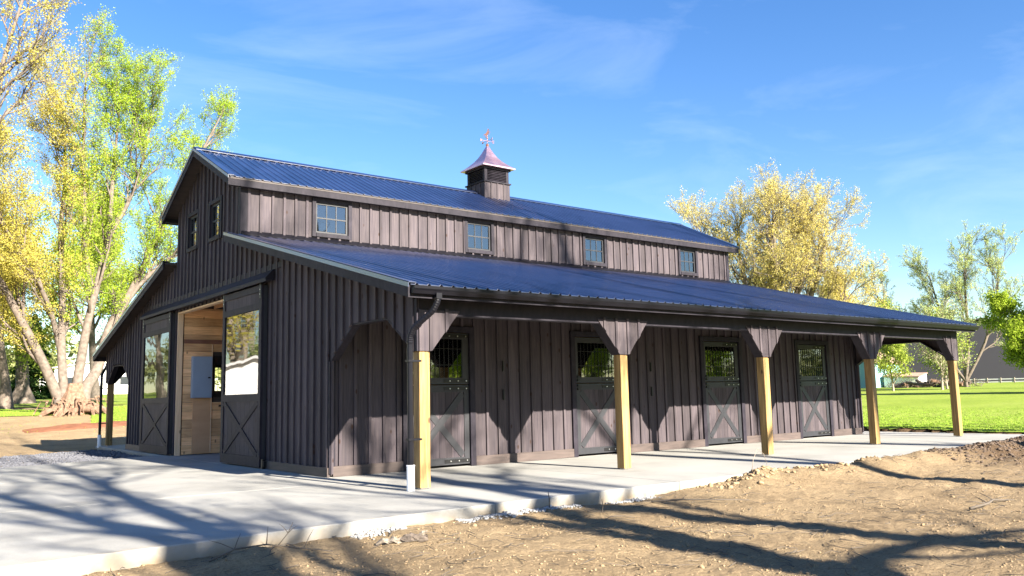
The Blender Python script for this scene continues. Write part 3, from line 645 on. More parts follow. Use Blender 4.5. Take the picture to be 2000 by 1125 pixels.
# rafter tails under porch, purlins
for i in range(31):
    x = .25+i*.585
    if x < XR-.1:
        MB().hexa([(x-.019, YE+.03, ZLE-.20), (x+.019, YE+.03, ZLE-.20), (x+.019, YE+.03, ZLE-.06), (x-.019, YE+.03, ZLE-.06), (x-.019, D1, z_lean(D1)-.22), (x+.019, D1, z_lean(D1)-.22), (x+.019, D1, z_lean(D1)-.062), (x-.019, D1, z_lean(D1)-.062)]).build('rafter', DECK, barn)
# flashing where porch roof meets the clerestory
bbuild(MB().hexa([(XG, D2-.16, z_lean(D2-.16)+.024), (XR, D2-.16, z_lean(D2-.16)+.024), (XR, D2-.005, z_lean(D2)+.03), (XG, D2-.005, z_lean(D2)+.03), (XG, D2-.16, z_lean(D2-.16)+.03), (XR, D2-.16, z_lean(D2-.16)+.03), (XR, D2-.005, z_lean(D2)+.11), (XG, D2-.005, z_lean(D2)+.11)]), 'wall_flashing', GUTTER)
# gutters
gp = [(0, 0), (-.075, 0), (-.085, .02), (-.10, .05), (-.125, .075), (-.13, .12), (-.118, .12), (-.115, .08), (-.09, .055), (-.075, .03), (-.07, .01), (-.008, .01), (-.008, .12), (0, .12)]
for mir in (0, 1):
    sg = -1 if mir else 1; y0 = YE-.004; 
    gt = MB().prism(gp, RX0+.01, RX1-.01, lambda u, v, n: (n, (D-(y0+u)) if mir else (y0+u), ZLE-.155+v)).build('gutter', GUTTER, barn)
    for X in (RX0+.008, RX1-.012):
        ep = [(0, 0), (-.075, 0), (-.10, .05), (-.13, .08), (-.13, .12), (0, .12)]
        MB().prism(ep, X, X+.004, lambda u, v, n: (n, (D-(y0+u)) if mir else (y0+u), ZLE-.155+v)).build('end_cap', GUTTER, gt)
# ---- downspouts: front and rear left
def downspout(Yp, s):
    pts = [(-.02, Yp-s*.52, 2.98), (-.02, Yp-s*.52, 2.86), (-.07, Yp-s*.46, 2.72), (-.17, Yp-s*.30, 2.58), (-.25, Yp-s*.18, 2.47), (-.275, Yp-s*.12, 2.34), (-.275, Yp-s*.11, 2.2), (-.275, Yp-s*.11, .36)]
    # smooth the path
    P = [Vector(p) for p in pts]; Q = []
    for a, b_ in zip(P[:-1], P[1:]):
        n = 8 if (b_-a).length < .6 else 2
        Q += [a.lerp(b_, k/n) for k in range(n)]
    Q.append(P[-1])
    for _ in range(3):
        Q = [Q[0]]+[(Q[i-1]+Q[i]*2+Q[i+1])/4 for i in range(1, len(Q)-1)]+[Q[-1]]
    rr = [.046+(.004 if (i % 2 and i < len(Q)-3) else 0) for i in range(len(Q))]
    d = MB().tube(Q, rr, 10).build('downspout', GUTTER, barn)
    MB().box(-.07, .03, Yp-s*.52-.05, Yp-s*.52+.05, 2.9, 2.99).build('outlet', GUTTER, d)
    MB().tube([(-.275, Yp-s*.11, -.05), (-.275, Yp-s*.11, .36), (-.275, Yp-s*.11, .37), (-.275, Yp-s*.11, .385)], [.062, .062, .068, .066], 16).build('drain_pipe', PVC, d, smooth=False)
    for z in (1.95, .75):
        MB().box(-.33, -.10, Yp-s*.11-.055, Yp-s*.11+.055, z, z+.03).build('pipe_strap', GUTTER, d)
downspout(0, 1); downspout(D, -1)
# ---- sliding barn doors on the gable
def sliding_door(y0, y1, label):
    w = y1-y0; dd0, dd1 = .10, .155; fr = GA; dr = MB()
    def bx(mb, u0, u1, za, zb, d0, d1):
        P = [fr(u0, d0, za), fr(u1, d0, za), fr(u1, d1, za), fr(u0, d1, za), fr(u0, d0, zb), fr(u1, d0, zb), fr(u1, d1, zb), fr(u0, d1, zb)]; mb.hexa(P); return mb
    s = .14
    for (a, b_, za, zb) in ((y0, y0+s, .03, 3.88), (y1-s, y1, .03, 3.88), (y0+s, y1-s, .03, .24), (y0+s, y1-s, 1.40, 1.56), (y0+s, y1-s, 3.36, 3.50), (y0+s, y1-s, 3.74, 3.88)): bx(dr, a, b_, za, zb, dd0, dd1)
    door = dr.build('sliding_door', TRIM, barn); tag(door, label)
    n = 8; bw = (w-2*s)/n
    for i in range(n):
        for (za, zb) in ((.24, 1.40), (3.50, 3.74)):
            p = MB(); bx(p, y0+s+i*bw+.002, y0+s+(i+1)*bw-.002, za, zb, dd0+.01, dd0+.03); p.build('door_board', STAIN, door)
    p = MB(); bx(p, y0+s, y1-s, 1.56, 3.36, dd0+.025, dd0+.031); p.build('glass_pane', GLASSD, door)
    for k in (0, 1):
        P = (y0+s, .24, y1-s, 1.40) if k == 0 else (y0+s, 1.40, y1-s, .24)
        d = Vector((P[2]-P[0], P[3]-P[1])).normalized(); nn = Vector((-d.y, d.x))*.06; e = .04
        poly = [(P[0]-nn.x+d.x*e, P[1]-nn.y+d.y*e), (P[2]-nn.x-d.x*e, P[3]-nn.y-d.y*e), (P[2]+nn.x-d.x*e, P[3]+nn.y-d.y*e), (P[0]+nn.x+d.x*e, P[1]+nn.y+d.y*e)]
        MB().prism(poly, dd0+.03, dd1-.002-.004*k, lambda u, v, n_: fr(u, n_, v)).build('cross_brace', TRIM, door)
    for u in (y0+.07, y1-.07):      # hanger straps
        p = MB(); bx(p, u-.03, u+.03, 3.60, 3.97, dd1, dd1+.008); p.build('hanger_strap', IRON, door)
        bo = MB()
        for zz in (3.68, 3.78): bo.tube([fr(u, dd1+.008, zz), fr(u, dd1+.02, zz)], .012, 8)
        bo.build('hanger_bolt', ZINC, door)
    # thick side stile return visible from the porch side
    p = MB(); bx(p, y0-.002, y0+.05, .04, 3.87, .02, dd0); p.build('edge_board', FRAME, door)
    return door
sliding_door(6.02, 8.42, 'sliding door nearest the porch')
sliding_door(12.60, 15.40, 'sliding door left of the opening')
MB().prism([(.0, 3.93), (.17, 3.93), (.19, 3.90), (.20, 3.90), (.20, 3.98), (.03, 4.16), (.0, 4.16)], 5.62, 15.55, lambda d, z, u: (XG-d-.032, u, z)).build('track_cover', TRIM, barn)
MB().box(XG-.13, XG-.06, 5.9, 6.0, .0, .2).build('door_stop', IRON, barn)
bbuild(MB().box(XG-.12, XG-.03, 5.86, 5.98, .05, .16), 'floor_guide', IRON)
# opening jambs (pale pine) and header
bbuild(MB().box(XG-.02, XG+.12, OP1-.045, OP1-.003, .0, OPH), 'door_jamb', PINEJ); bbuild(MB().box(XG-.02, XG+.12, OP0+.003, OP0+.045, .0, OPH), 'door_jamb', PINEJ)
bbuild(MB().box(XG-.02, XG+.12, OP0+.046, OP1-.046, OPH-.045, OPH-.002), 'door_header', PINEJ)
# ---- interior
AY = 12.40
aw = MB().box(.05, XR-.05, AY+.03, AY+.05, .01, .8).build('aisle_wall', DECK, barn)
aw2 = MB()
for (x0, x1, z0, z1) in ((.05, .84, .8, 4.1), (1.36, XR-.05, .8, 4.1), (.84, 1.36, 2.69, 4.1), (.84, 1.36, .8, 1.55)): aw2.box(x0, x1, AY+.03, AY+.05, z0, z1)
aw2.build('aisle_wall', DECK, barn)
rnd = random.Random(3); z = .02; k = 0
while z < 3.98:
    h = .232; z1 = min(z+h-.006, 4.0); segs = [(.04, XR-.05)]
    if z1 > 1.55 and z < 2.69: segs = [(.04, .84), (1.36, XR-.05)]
    for (a, b_) in segs:
        cuts = [a]+sorted([rnd.uniform(2.0, 4.5)+4.2*q for q in range(4) if b_ > 5 and a < rnd.uniform(2.0, 2.1)+4.2*q])+[b_]
        cuts = [c for c in cuts if a <= c <= b_]
        for p, q in zip(cuts[:-1], cuts[1:]):
            if q-p > .1: MB().box(p+.002, q-.002, AY-rnd.uniform(0, .004), AY+.03, z, z1).build('pine_plank', PINE, aw)
    z += h; k += 1
bbuild(MB().box(.04, 8, AY-.03, AY-.005, 3.02, 3.13), 'ledger_board', wood('red_brown_ledger', (.16, .07, .05), (.26, .12, .08), grain=(2, 10, 10)))
bbuild(MB().box(.31, .80, AY-.02, AY-.005, .03, 1.52), 'backing_plywood', PLY)
ep = MB().box(.25, .78, AY-.16, AY-.006, 1.53, 2.66).build('electrical_panel', PANELGREY, barn)
MB().box(.265, .765, AY-.172, AY-.161, 1.55, 2.64).build('panel_door', PANELGREY, ep); MB().box(.66, .73, AY-.185, AY-.173, 2.06, 2.10).build('panel_latch', IRON, ep)
MB().tube([(.81, AY-.03, .05), (.81, AY-.03, 3.0)], .012, 8).build('conduit', PINEJ, ep)
gr = MB(); 
for (x0, x1, z0, z1) in ((.84, .90, 1.55, 2.69), (1.26, 1.36, 1.55, 2.69), (.90, 1.26, 2.44, 2.69), (.90, 1.26, 1.55, 1.72)): gr.box(x0, x1, AY-.03, AY+.02, z0, z1)
grl = gr.build('stall_grill_frame', IRON, barn)
for i in range(1, 4): MB().box(.90+.09*i-.006, .90+.09*i+.006, AY-.01, AY+.002, 1.72, 2.44).build('grill_bar', IRON, grl)
lt = MB().box(1.02, 1.2, AY-.06, AY-.01, 1.28, 1.33); lt.box(1.10, 1.14, AY-.07, AY-.02, 1.24, 1.45); lt.build('door_latch', IRON, barn)
rw = MB().box(.05, XR-.05, 7.8, 7.85, .01, 4.1).build('aisle_wall', PINE, barn)
for i in range(16):
    x = .25+.6*i; bbuild(MB().box(x-.019, x+.019, 7.86, AY-.01, 4.0, 4.22), 'ceiling_joist', PINE)
bbuild(MB().box(.05, XR-.05, 7.85, D-7.85, 4.23, 4.25), 'loft_floor', PINE)
# ---- cupola
CX, CY = 8.86, YC; hb = .50
cu = MB()
def zroof(y): return ZR-abs(y-YC)*SM
bz = ZR-hb*SM-.03
cu.box(CX-hb+.02, CX+hb-.02, CY-hb+.02, CY+hb-.02, bz, 8.16); cup = cu.build('cupola', TRIM, barn)
# base cladding
for side in range(4):
    def cf(side_):
        c, s = [(1, 0), (0, 1), (-1, 0), (0, -1)][side_]
        # outward normal -Y, +X, +Y, -X ; u runs along
        def f(u, d, z_):
            lx_, ly = u, -(hb-.02)-d
            a = side_*PI/2; return (CX+lx_*math.cos(a)-ly*math.sin(a), CY+lx_*math.sin(a)+ly*math.cos(a), z_)
        return f
    f = cf(side)
    for i in range(4):
        a = -hb+i*hb/2; b_ = a+hb/2
        za = zb = bz+.0
        if side in (1, 3): za = zroof(CY-hb)-.02; zb = za
        mb = MB(); P = [f(a+.003, 0, za), f(b_-.003, 0, zb), f(b_-.003, .02, zb), f(a+.003, .02, za), f(a+.003, 0, 8.15), f(b_-.003, 0, 8.15), f(b_-.003, .02, 8.15), f(a+.003, .02, 8.15)]; mb.hexa(P).build('board', STAIN, cup)
        if i:
            mb = MB(); P = [f(a-.025, .02, za), f(a+.025, .02, za), f(a+.025, .04, za), f(a-.025, .04, za), f(a-.025, .02, 8.15), f(a+.025, .02, 8.15), f(a+.025, .04, 8.15), f(a-.025, .04, 8.15)]; mb.hexa(P).build('batten', STAIN, cup)
    # louvre slats
    for k in range(7):
        z0 = 8.235+k*.052; mb = MB(); P = [f(-.38, -.05, z0+.045), f(.38, -.05, z0+.045), f(.38, .0, z0), f(-.38, .0, z0), f(-.38, -.05, z0+.055), f(.38, -.05, z0+.055), f(.38, .005, z0+.012), f(-.38, .005, z0+.012)]; mb.hexa(P).build('louvre_slat', TRIM, cup)
MB().box(CX-hb-.04, CX+hb+.04, CY-hb-.04, CY+hb+.04, 8.16, 8.20).build('cupola_ledge', TRIM, cup)
MB().box(CX-.40, CX+.40, CY-.40, CY+.40, 8.201, 8.60).build('cupola_core', IRON, cup)
for sx_ in (-1, 1):
    for sy_ in (-1, 1): MB().box(CX+sx_*.43-.05, CX+sx_*.43+.05, CY+sy_*.43-.05, CY+sy_*.43+.05, 8.201, 8.64).build('corner_post', TRIM, cup)
MB().box(CX-.53, CX+.53, CY-.53, CY+.53, 8.60, 8.68).build('cupola_cornice', TRIM, cup)
cr = MB(); prof = [(.64, 8.66), (.64, 8.70), (.55, 8.765), (.44, 8.86), (.33, 8.97), (.23, 9.10), (.14, 9.26), (.06, 9.44), (.03, 9.50)]
for (r, zz) in prof: cr.v += [(CX-r, CY-r, zz), (CX+r, CY-r, zz), (CX+r, CY+r, zz), (CX-r, CY+r, zz)]
cr.f = [(3, 2, 1, 0)]+[(4*i+j, 4*i+(j+1) % 4, 4*i+4+(j+1) % 4, 4*i+4+j) for i in range(len(prof)-1) for j in range(4)]+[tuple(range(4*len(prof)-4, 4*len(prof)))]
cr.build('copper_roof', COPPER, cup)
wv = MB(); wv.tube([(CX, CY, 9.46), (CX, CY, 9.98)], .009, 8)
def ball(mb, c, r):
    mb.tube([(c[0], c[1], c[2]+r*math.cos(t)*-1) for t in np.linspace(.01, PI-.01, 7)], [r*math.sin(t) for t in np.linspace(.01, PI-.01, 7)], 10)
ball(wv, (CX, CY, 9.54), .055); ball(wv, (CX, CY, 9.78), .032)
wv.bar((CX-.22, CY, 9.68), (CX+.22, CY, 9.68), .009, .009); wv.bar((CX, CY-.22, 9.68), (CX, CY+.22, 9.68), .009, .009)
def letter(mb, c, strokes, ax):
    for (a, b_) in strokes:
        p = [c[0]+ax[0]*a[0], c[1]+ax[1]*a[0], c[2]+a[1]]; q = [c[0]+ax[0]*b_[0], c[1]+ax[1]*b_[0], c[2]+b_[1]]; mb.bar(p, q, .012, .014, up=(ax[1], -ax[0], 0.01))
w_ = .028; h_ = .04; LT = {'N': [((-w_, -h_), (-w_, h_)), ((-w_, h_), (w_, -h_)), ((w_, -h_), (w_, h_))], 'E': [((-w_, -h_), (-w_, h_)), ((-w_, h_), (w_, h_)), ((-w_, 0), (w_*.6, 0)), ((-w_, -h_), (w_, -h_))],
    'S': [((w_, h_), (-w_, h_)), ((-w_, h_), (-w_, 0)), ((-w_, 0), (w_, 0)), ((w_, 0), (w_, -h_)), ((w_, -h_), (-w_, -h_))], 'W': [((-w_, h_), (-w_*.5, -h_)), ((-w_*.5, -h_), (0, h_*.4)), ((0, h_*.4), (w_*.5, -h_)), ((w_*.5, -h_), (w_, h_))]}
letter(wv, (CX-.25, CY, 9.68), LT['W'], (1, 0)); letter(wv, (CX+.25, CY, 9.68), LT['E'], (1, 0)); letter(wv, (CX, CY-.25, 9.68), LT['S'], (0, 1)); letter(wv, (CX, CY+.25, 9.68), LT['N'], (0, 1))
# horse silhouette, rearing
hp = [(-.14, .00), (-.10, .10), (-.12, .20), (-.09, .30), (-.02, .36), (.03, .46), (.05, .55), (.04, .60), (.07, .585), (.13, .53), (.15, .49), (.12, .475), (.09, .50), (.10, .42), (.17, .38), (.22, .33), (.215, .29), (.19, .33), (.12, .34), (.10, .28), (.17, .22), (.16, .17), (.14, .205), (.08, .22), (.03, .18), (-.01, .12), (.03, .04), (.02, .00), (-.02, .00), (-.02, .05), (-.06, .10), (-.06, .04), (-.08, .00)]
tl = [(-.11, .24), (-.17, .25), (-.23, .19), (-.24, .09), (-.20, .16), (-.16, .19), (-.12, .18)]
an = .9; ca, sa = math.cos(an), math.sin(an)
for pl in (hp, tl):
    import mathutils
    tri = mathutils.geometry.tessellate_polygon([[Vector((u, v, 0)) for u, v in pl]])
    b0 = len(wv.v); n = len(pl)
    for t_ in (-.010, .010): wv.v += [(CX+u*ca*.5+t_*sa, CY-u*sa*.5+t_*ca, 9.80+v*.5) for u, v in pl]
    for a, b_, c in tri: wv.f += [(b0+a, b0+b_, b0+c), (b0+n+c, b0+n+b_, b0+n+a)]
    wv.f += [(b0+i, b0+(i+1) % n, b0+n+(i+1) % n, b0+n+i) for i in range(n)]
wv.build('weathervane', plain('weathered_copper_vane', (.33, .17, .13), .5, .6, .5), cup)

# ------------------------------------------------------------------ trees
def grow(rng, stems, depth=3, ratio=.55, nchild=(5, 9), spread=(.45, .9), upw=.10, wig=.16, start=.3, minr=.006, lens=None, seglen=.6, droop=0.):
    """returns list of (pts, radii, level)"""
    out = []
    def rec(P, Rr, lvl):
        out.append((P, Rr, lvl))
        if lvl >= depth: return
        seg = np.linalg.norm(np.diff(P, axis=0), axis=1); tot = seg.sum(); cum = np.concatenate([[0], np.cumsum(seg)])/tot
        n = int(rng.uniform(*nchild[min(lvl, len(nchild)-1)] if isinstance(nchild[0], tuple) else nchild))
        st = start if lvl == 0 else .12
        ts = np.sort(st+(1-st)*(np.arange(n)+rng.rand(n))/n)
        for t in ts:
            i = min(np.searchsorted(cum, t)-1, len(P)-2); i = max(i, 0); f = (t-cum[i])/max(cum[i+1]-cum[i], 1e-6)
            p = P[i]*(1-f)+P[i+1]*f; r = (Rr[i]*(1-f)+Rr[i+1]*f); d = P[i+1]-P[i]; d /= np.linalg.norm(d)
            a = rng.uniform(*spread); v = rng.randn(3); v -= d*v.dot(d); v /= np.linalg.norm(v)
            nd = d*math.cos(a)+v*math.sin(a)
            base = lens[min(lvl, len(lens)-1)] if lens else tot*ratio
            ln = base*rng.uniform(.6, 1.15)*(1.1-.55*t)
            k = max(3, int(ln/(seglen*(.8**lvl)))); Q = [p]; 
            for j in range(k):
                nd = nd+rng.randn(3)*wig+np.array([0, 0, upw-droop*(j/k)]); nd /= np.linalg.norm(nd); Q.append(Q[-1]+nd*ln/k)
            r0 = max(minr, min(r*.72, r*.35+ln*.008)); rec(np.array(Q), np.linspace(r0, max(minr*.5, r0*.22), k+1), lvl+1)
    for P, Rr in stems: rec(np.array(P, float), np.array(Rr, float), 0)
    return out
def wood_mesh(brs, sides=(9, 6, 4, 3, 3)):
    V = []; F_ = []; off = 0
    for P, Rr, lvl in brs:
        k = sides[min(lvl, 4)]; n = len(P); T = np.gradient(P, axis=0); T /= np.linalg.norm(T, axis=1)[:, None]
        ref = np.array([1., 0, 0]) if abs(T[0][0]) < .8 else np.array([0, 1., 0])
        U = ref-T*(T@ref)[:, None]; U /= np.linalg.norm(U, axis=1)[:, None]; W = np.cross(T, U)
        a = np.arange(k)*2*PI/k; ring = P[:, None, :]+(U[:, None, :]*np.cos(a)[None, :, None]+W[:, None, :]*np.sin(a)[None, :, None])*Rr[:, None, None]
        V.append(ring.reshape(-1, 3)); i = np.arange(n-1)[:, None]*k; j = np.arange(k)[None, :]; j2 = (j+1) % k
        F_.append((np.stack([i+j, i+j2, i+k+j2, i+k+j], -1).reshape(-1, 4))+off); off += n*k
    return np.concatenate(V), np.concatenate(F_)
def leaves(rng, brs, count, size, jit=.25, minlvl=2, zfun=None, clump=.6, filt=None):
    pts = np.concatenate([P[1:] for P, R0, l in brs if l >= minlvl])
    if filt is not None: pts = pts[filt(pts)]
    w = (rng.rand(len(pts))**1.0)+.15 if clump else np.ones(len(pts)); w /= w.sum()
    ix = rng.choice(len(pts), count, p=w); c = pts[ix]+rng.randn(count, 3)*jit
    a = rng.randn(count, 3); a /= np.linalg.norm(a, axis=1)[:, None]; b_ = np.cross(a, rng.randn(count, 3)); b_ /= np.linalg.norm(b_, axis=1)[:, None]
    s = size*(.6+.8*rng.rand(count))[:, None]; a = a*s; b_ = b_*s*.62
    V = np.stack([c-a, c-b_, c+a, c+b_], 1).reshape(-1, 3); F_ = np.arange(count*4).reshape(-1, 4)
    t = np.clip(.25*rng.rand(len(pts))[ix]*2+.5*rng.rand(count), 0, 1); return V, F_, t
def sweep(P, n=8):   # resample control points by Catmull-Rom
    P = np.array(P, float); Q = np.vstack([2*P[0]-P[1], P, 2*P[-1]-P[-2]]); out = []
    for i in range(1, len(Q)-2):
        for t in np.linspace(0, 1, 5)[:-1]:
            out.append(.5*((2*Q[i])+(-Q[i-1]+Q[i+1])*t+(2*Q[i-1]-5*Q[i]+4*Q[i+1]-Q[i+2])*t*t+(-Q[i-1]+3*Q[i]-3*Q[i+1]+Q[i+2])*t**3))
    out.append(P[-1]); return np.array(out)
def make_tree(name, base, label, cat, seed, bark, leafm, nleaf, lsize, stems=None, h=10, r=.25, lean=(0, 0), group=None, g=None, jit=.25, minlvl=2, extra=None, flare=1.5, **kw):
    rng = np.random.RandomState(seed); bx_, by_, bz_ = base
    if stems is None:
        k = 9; P = [np.array([0, 0, -.3])]; d = np.array([lean[0], lean[1], 1.]); d /= np.linalg.norm(d)
        for j in range(k): d = d+rng.randn(3)*.05; d /= np.linalg.norm(d); P.append(P[-1]+d*(h+.3)/k)
        stems = [(np.array(P), np.linspace(r, r*.12, k+1)*np.concatenate([[flare], np.ones(k)]))]
    brs = grow(rng, stems, **kw); t = thing(name, base, label, cat, group)
    V, F_ = wood_mesh(brs); npobj('trunk', V, F_, bark, t, smooth=True)
    if nleaf:
        V, F_, tt = leaves(rng, brs, nleaf, lsize, jit, minlvl); npobj('crown', V, F_, leafm, t, tint=tt)
    if extra: extra(t, rng, brs)
    return t, brs
# -- the big many-stemmed maple on the left
B1 = (2.11, 37.7, 1.05); b1 = np.array(B1)
def st(pts, r0, r1):
    P = sweep([np.array(p)-b1 for p in pts]); rr = np.linspace(r0*.62, r1*.55, len(P)); rr[0] *= 1.35; rr[1] *= 1.15; return (P, rr)
stems1 = [st([(1.55, 37.7, .8), (1.32, 37.82, 1.9), (.3, 37.47, 4.08), (-.67, 37.1, 5.85), (-1.6, 36.7, 7.5), (-3.0, 36.3, 9.8), (-4.4, 36.4, 12.2)], .50, .14),
          st([(1.72, 37.8, .8), (1.62, 37.77, 1.87), (1.40, 37.8, 4.38), (1.4, 38.3, 7.67), (1.27, 38.8, 10.8), (1.38, 38.8, 14.2), (1.0, 38.9, 18.0)], .46, .08),
          st([(1.55, 37.8, 3.3), (1.08, 37.86, 5.4), (.41, 37.0, 6.9), (-.65, 36.1, 8.5), (-1.9, 35.2, 10.4), (-2.9, 35.3, 13.6)], .27, .07),
          st([(2.25, 37.6, .8), (2.15, 37.67, 1.9), (2.35, 37.6, 4.1), (2.6, 37.6, 6.0), (3.2, 37.9, 8.9), (3.5, 37.9, 11.1), (3.7, 38.4, 14.4), (3.9, 38.3, 18.5)], .50, .09),
          st([(2.65, 37.6, .8), (2.54, 37.6, 2.1), (3.3, 38.4, 3.4), (4.0, 39.3, 5.65), (5.0, 39.1, 7.7), (6.2, 39.3, 10.5), (7.6, 39.4, 13.7), (8.9, 39.1, 16.8), (9.9, 38.7, 19.2)], .58, .06),
          st([(4.0, 39.3, 5.5), (5.36, 39.0, 8.0), (7.26, 38.5, 10.1), (9.5, 37.8, 12.4)], .26, .07),
          st([(2.9, 37.9, 6.9), (2.4, 38.0, 9.5), (2.2, 38.0, 13), (2.0, 37.9, 17), (2.0, 37.8, 20.2)], .24, .05),
          st([(3.5, 37.9, 10.5), (4.6, 38.0, 13), (5.3, 38.0, 16), (5.6, 38.1, 18.8)], .2, .05)]
def ex1(t, rng, brs):
    V, F_, tt = leaves(rng, brs, 135000, .038, .10, 2, filt=lambda p: p[:, 0]-.25*(p[:, 2]-8)*.3 > -1.0+rng.randn(len(p))*.7); npobj('crown', V, F_, LF_GREEN, t, tint=tt)
    V, F_, tt = leaves(rng, brs, 95000, .038, .14, 2, filt=lambda p: p[:, 0] < -.4+rng.randn(len(p))*.8); npobj('crown', V, F_, LF_OCHRE, t, tint=tt)
    # torn root flare
    mb = MB()
    for i in range(22):
        a = i*2*PI/22+rng.uniform(-.2, .2); r0 = rng.uniform(.5, .95); h0 = rng.uniform(.15, .75); r1 = r0+rng.uniform(.3, 1.0)
        mb.tube([(r0*.75*math.cos(a), r0*.75*math.sin(a), h0), (r0*math.cos(a+.1), r0*math.sin(a+.25), h0*.55+rng.uniform(-.2, .2)), (r1*math.cos(a+.4), r1*math.sin(a+.4), .12), (r1*1.3*math.cos(a+.3), r1*1.3*math.sin(a+.3), -.2)], [.16, .22, .13, .05], 8)
    for i in range(60):
        a = rng.uniform(0, 2*PI); r0 = rng.uniform(.7, 1.3); z0 = rng.uniform(.05, .8); q = rng.randn(3)*.14
        mb.tube([(r0*math.cos(a), r0*math.sin(a), z0), (r0*math.cos(a)+q[0], r0*math.sin(a)+q[1], z0+abs(q[2])*.3), (r0*1.25*math.cos(a)+q[0], r0*1.25*math.sin(a)+q[1], -.1)], [.045, .03, .01], 4)
    mb.tube([(0, 0, -.3), (0, 0, .5), (0, 0, 1.0), (0, 0, 1.5)], [1.05, .78, .55, .35], 18)
    mb.v = [tuple(np.array(v)+rng.randn(3)*.022) for v in mb.v]; mb.build('root_flare', BARKR, t, smooth=False)
BARKR = plain('torn_reddish_roots', (.18, .115, .08), .95, 0, .1, .6, 7, 1.)
make_tree('maple_tree', B1, 'large multi-stemmed maple with fresh green leaves and torn root flare at the left', 'tree', 11, BARK, None, 0, 0, stems=stems1, extra=ex1, depth=4,
          nchild=((13, 17), (5, 7), (3, 4), (2, 3)), lens=(4.2, 2.2, 1.2, .7), spread=(.3, .85), upw=.15, start=.2, seglen=.55, minr=.010)
# -- ochre maple cut by the left edge of the frame
def tgz(x, y): return (x, y, gz(x, y))
make_tree('maple_tree', tgz(-6.2, 29.5), 'tall maple with bare grey twigs and ochre buds cut by the left edge', 'tree', 23, BARK, LF_OCHRE, 17000, .042, h=20, r=.36, lean=(.10, .04), depth=4,
          nchild=((16, 20), (6, 9), (4, 6), (2, 4)), lens=(6.0, 2.8, 1.4, .7), spread=(.4, .85), upw=.15, start=.16, seglen=.6, minr=.009, jit=.07, minlvl=3)
make_tree('maple_tree', tgz(.2, 47.), 'ochre-budded maple close behind the leaning stem of the big maple', 'tree', 29, BARK, LF_OCHRE, 70000, .060, h=17, r=.30, lean=(-.05, 0), depth=3,
          nchild=((16, 22), (7, 10), (4, 6)), lens=(5.4, 2.4, 1.1), spread=(.5, 1.1), upw=.08, start=.16, minr=.010, jit=.3)
make_tree('shade_tree', tgz(2.5, 57.9), 'brown tree with flared base and drooping bare twigs on the left lawn', 'tree', 31, BARK, LF_LIME, 16000, .09, h=13, r=.5, flare=2.2, depth=3,
          nchild=((14, 18), (7, 10), (4, 7)), lens=(5.4, 2.4, 1.2), spread=(.7, 1.3), upw=-.02, droop=.25, start=.24, minr=.012, jit=.3)
make_tree('young_tree', tgz(1.0, 66.), 'slim straight young tree on the left lawn in front of the white building', 'tree', 33, BARK, LF_LIME, 7000, .1, h=9, r=.16, depth=3, nchild=((9, 12), (5, 7), (3, 4)), lens=(2.6, 1.2, .6), start=.35, minr=.012)
make_tree('shade_tree', tgz(8.2, 62.), 'dark-trunked tree with lime leaves seen between the maple stems', 'tree', 35, BARKD, LF_LIME, 46000, .08, h=15, r=.34, depth=3, nchild=((14, 18), (6, 9), (4, 6)), lens=(5.0, 2.2, 1.1), start=.25, minr=.012, jit=.35)
make_tree('shade_tree', tgz(-6., 60.), 'lime-leaved tree behind the ochre maple at the far left', 'tree', 37, BARK, LF_LIME, 50000, .085, h=17, r=.36, depth=3, nchild=((14, 18), (6, 9), (4, 6)), lens=(5.6, 2.4, 1.1), start=.2, minr=.012, jit=.35)
make_tree('shade_tree', tgz(15.5, 46.5), 'bright green tree behind the barn, seen through the stall grill', 'tree', 39, BARK, LF_BUSH, 26000, .13, h=7.5, r=.2, depth=3, nchild=((12, 16), (6, 8), (4, 6)), lens=(3.6, 1.7, .9), start=.08, minr=.012, jit=.35)
def spruce(base, h, label, seed, rad_=2.6):
    rng = np.random.RandomState(seed); t = thing('spruce_tree', base, label, 'tree')
    MB().tube([(0, 0, -.2), (0, 0, h*.5), (0, 0, h*.98)], [.22, .14, .02], 8).build('trunk', BARKD, t, smooth=True)
    n = 16000; z = h*(.06+.94*rng.rand(n)**1.25); lay = np.sin(z*5.0)*.18+.82; R0 = rad_*(1-z/h)**.85*lay*(.55+.45*rng.rand(n)**.5); a = rng.uniform(0, 2*PI, n)
    c = np.stack([R0*np.cos(a), R0*np.sin(a), z-.18*R0], -1); d = np.stack([np.cos(a), np.sin(a), -.25*np.ones(n)], -1)*.22; s = np.stack([-np.sin(a), np.cos(a), np.zeros(n)], -1)*.05+rng.randn(n, 3)*.02
    V = np.stack([c-d, c-s, c+d, c+s], 1).reshape(-1, 3); npobj('crown', V, np.arange(n*4).reshape(-1, 4), LF_DARK, t, tint=rng.rand(n))
spruce(tgz(5.4, 74.), 7.5, 'dark green spruce low behind the gap between the maple stems', 41)
spruce(tgz(-3.5, 78.), 9., 'dark spruce behind the drooping tree at the far left', 42, 3.0)
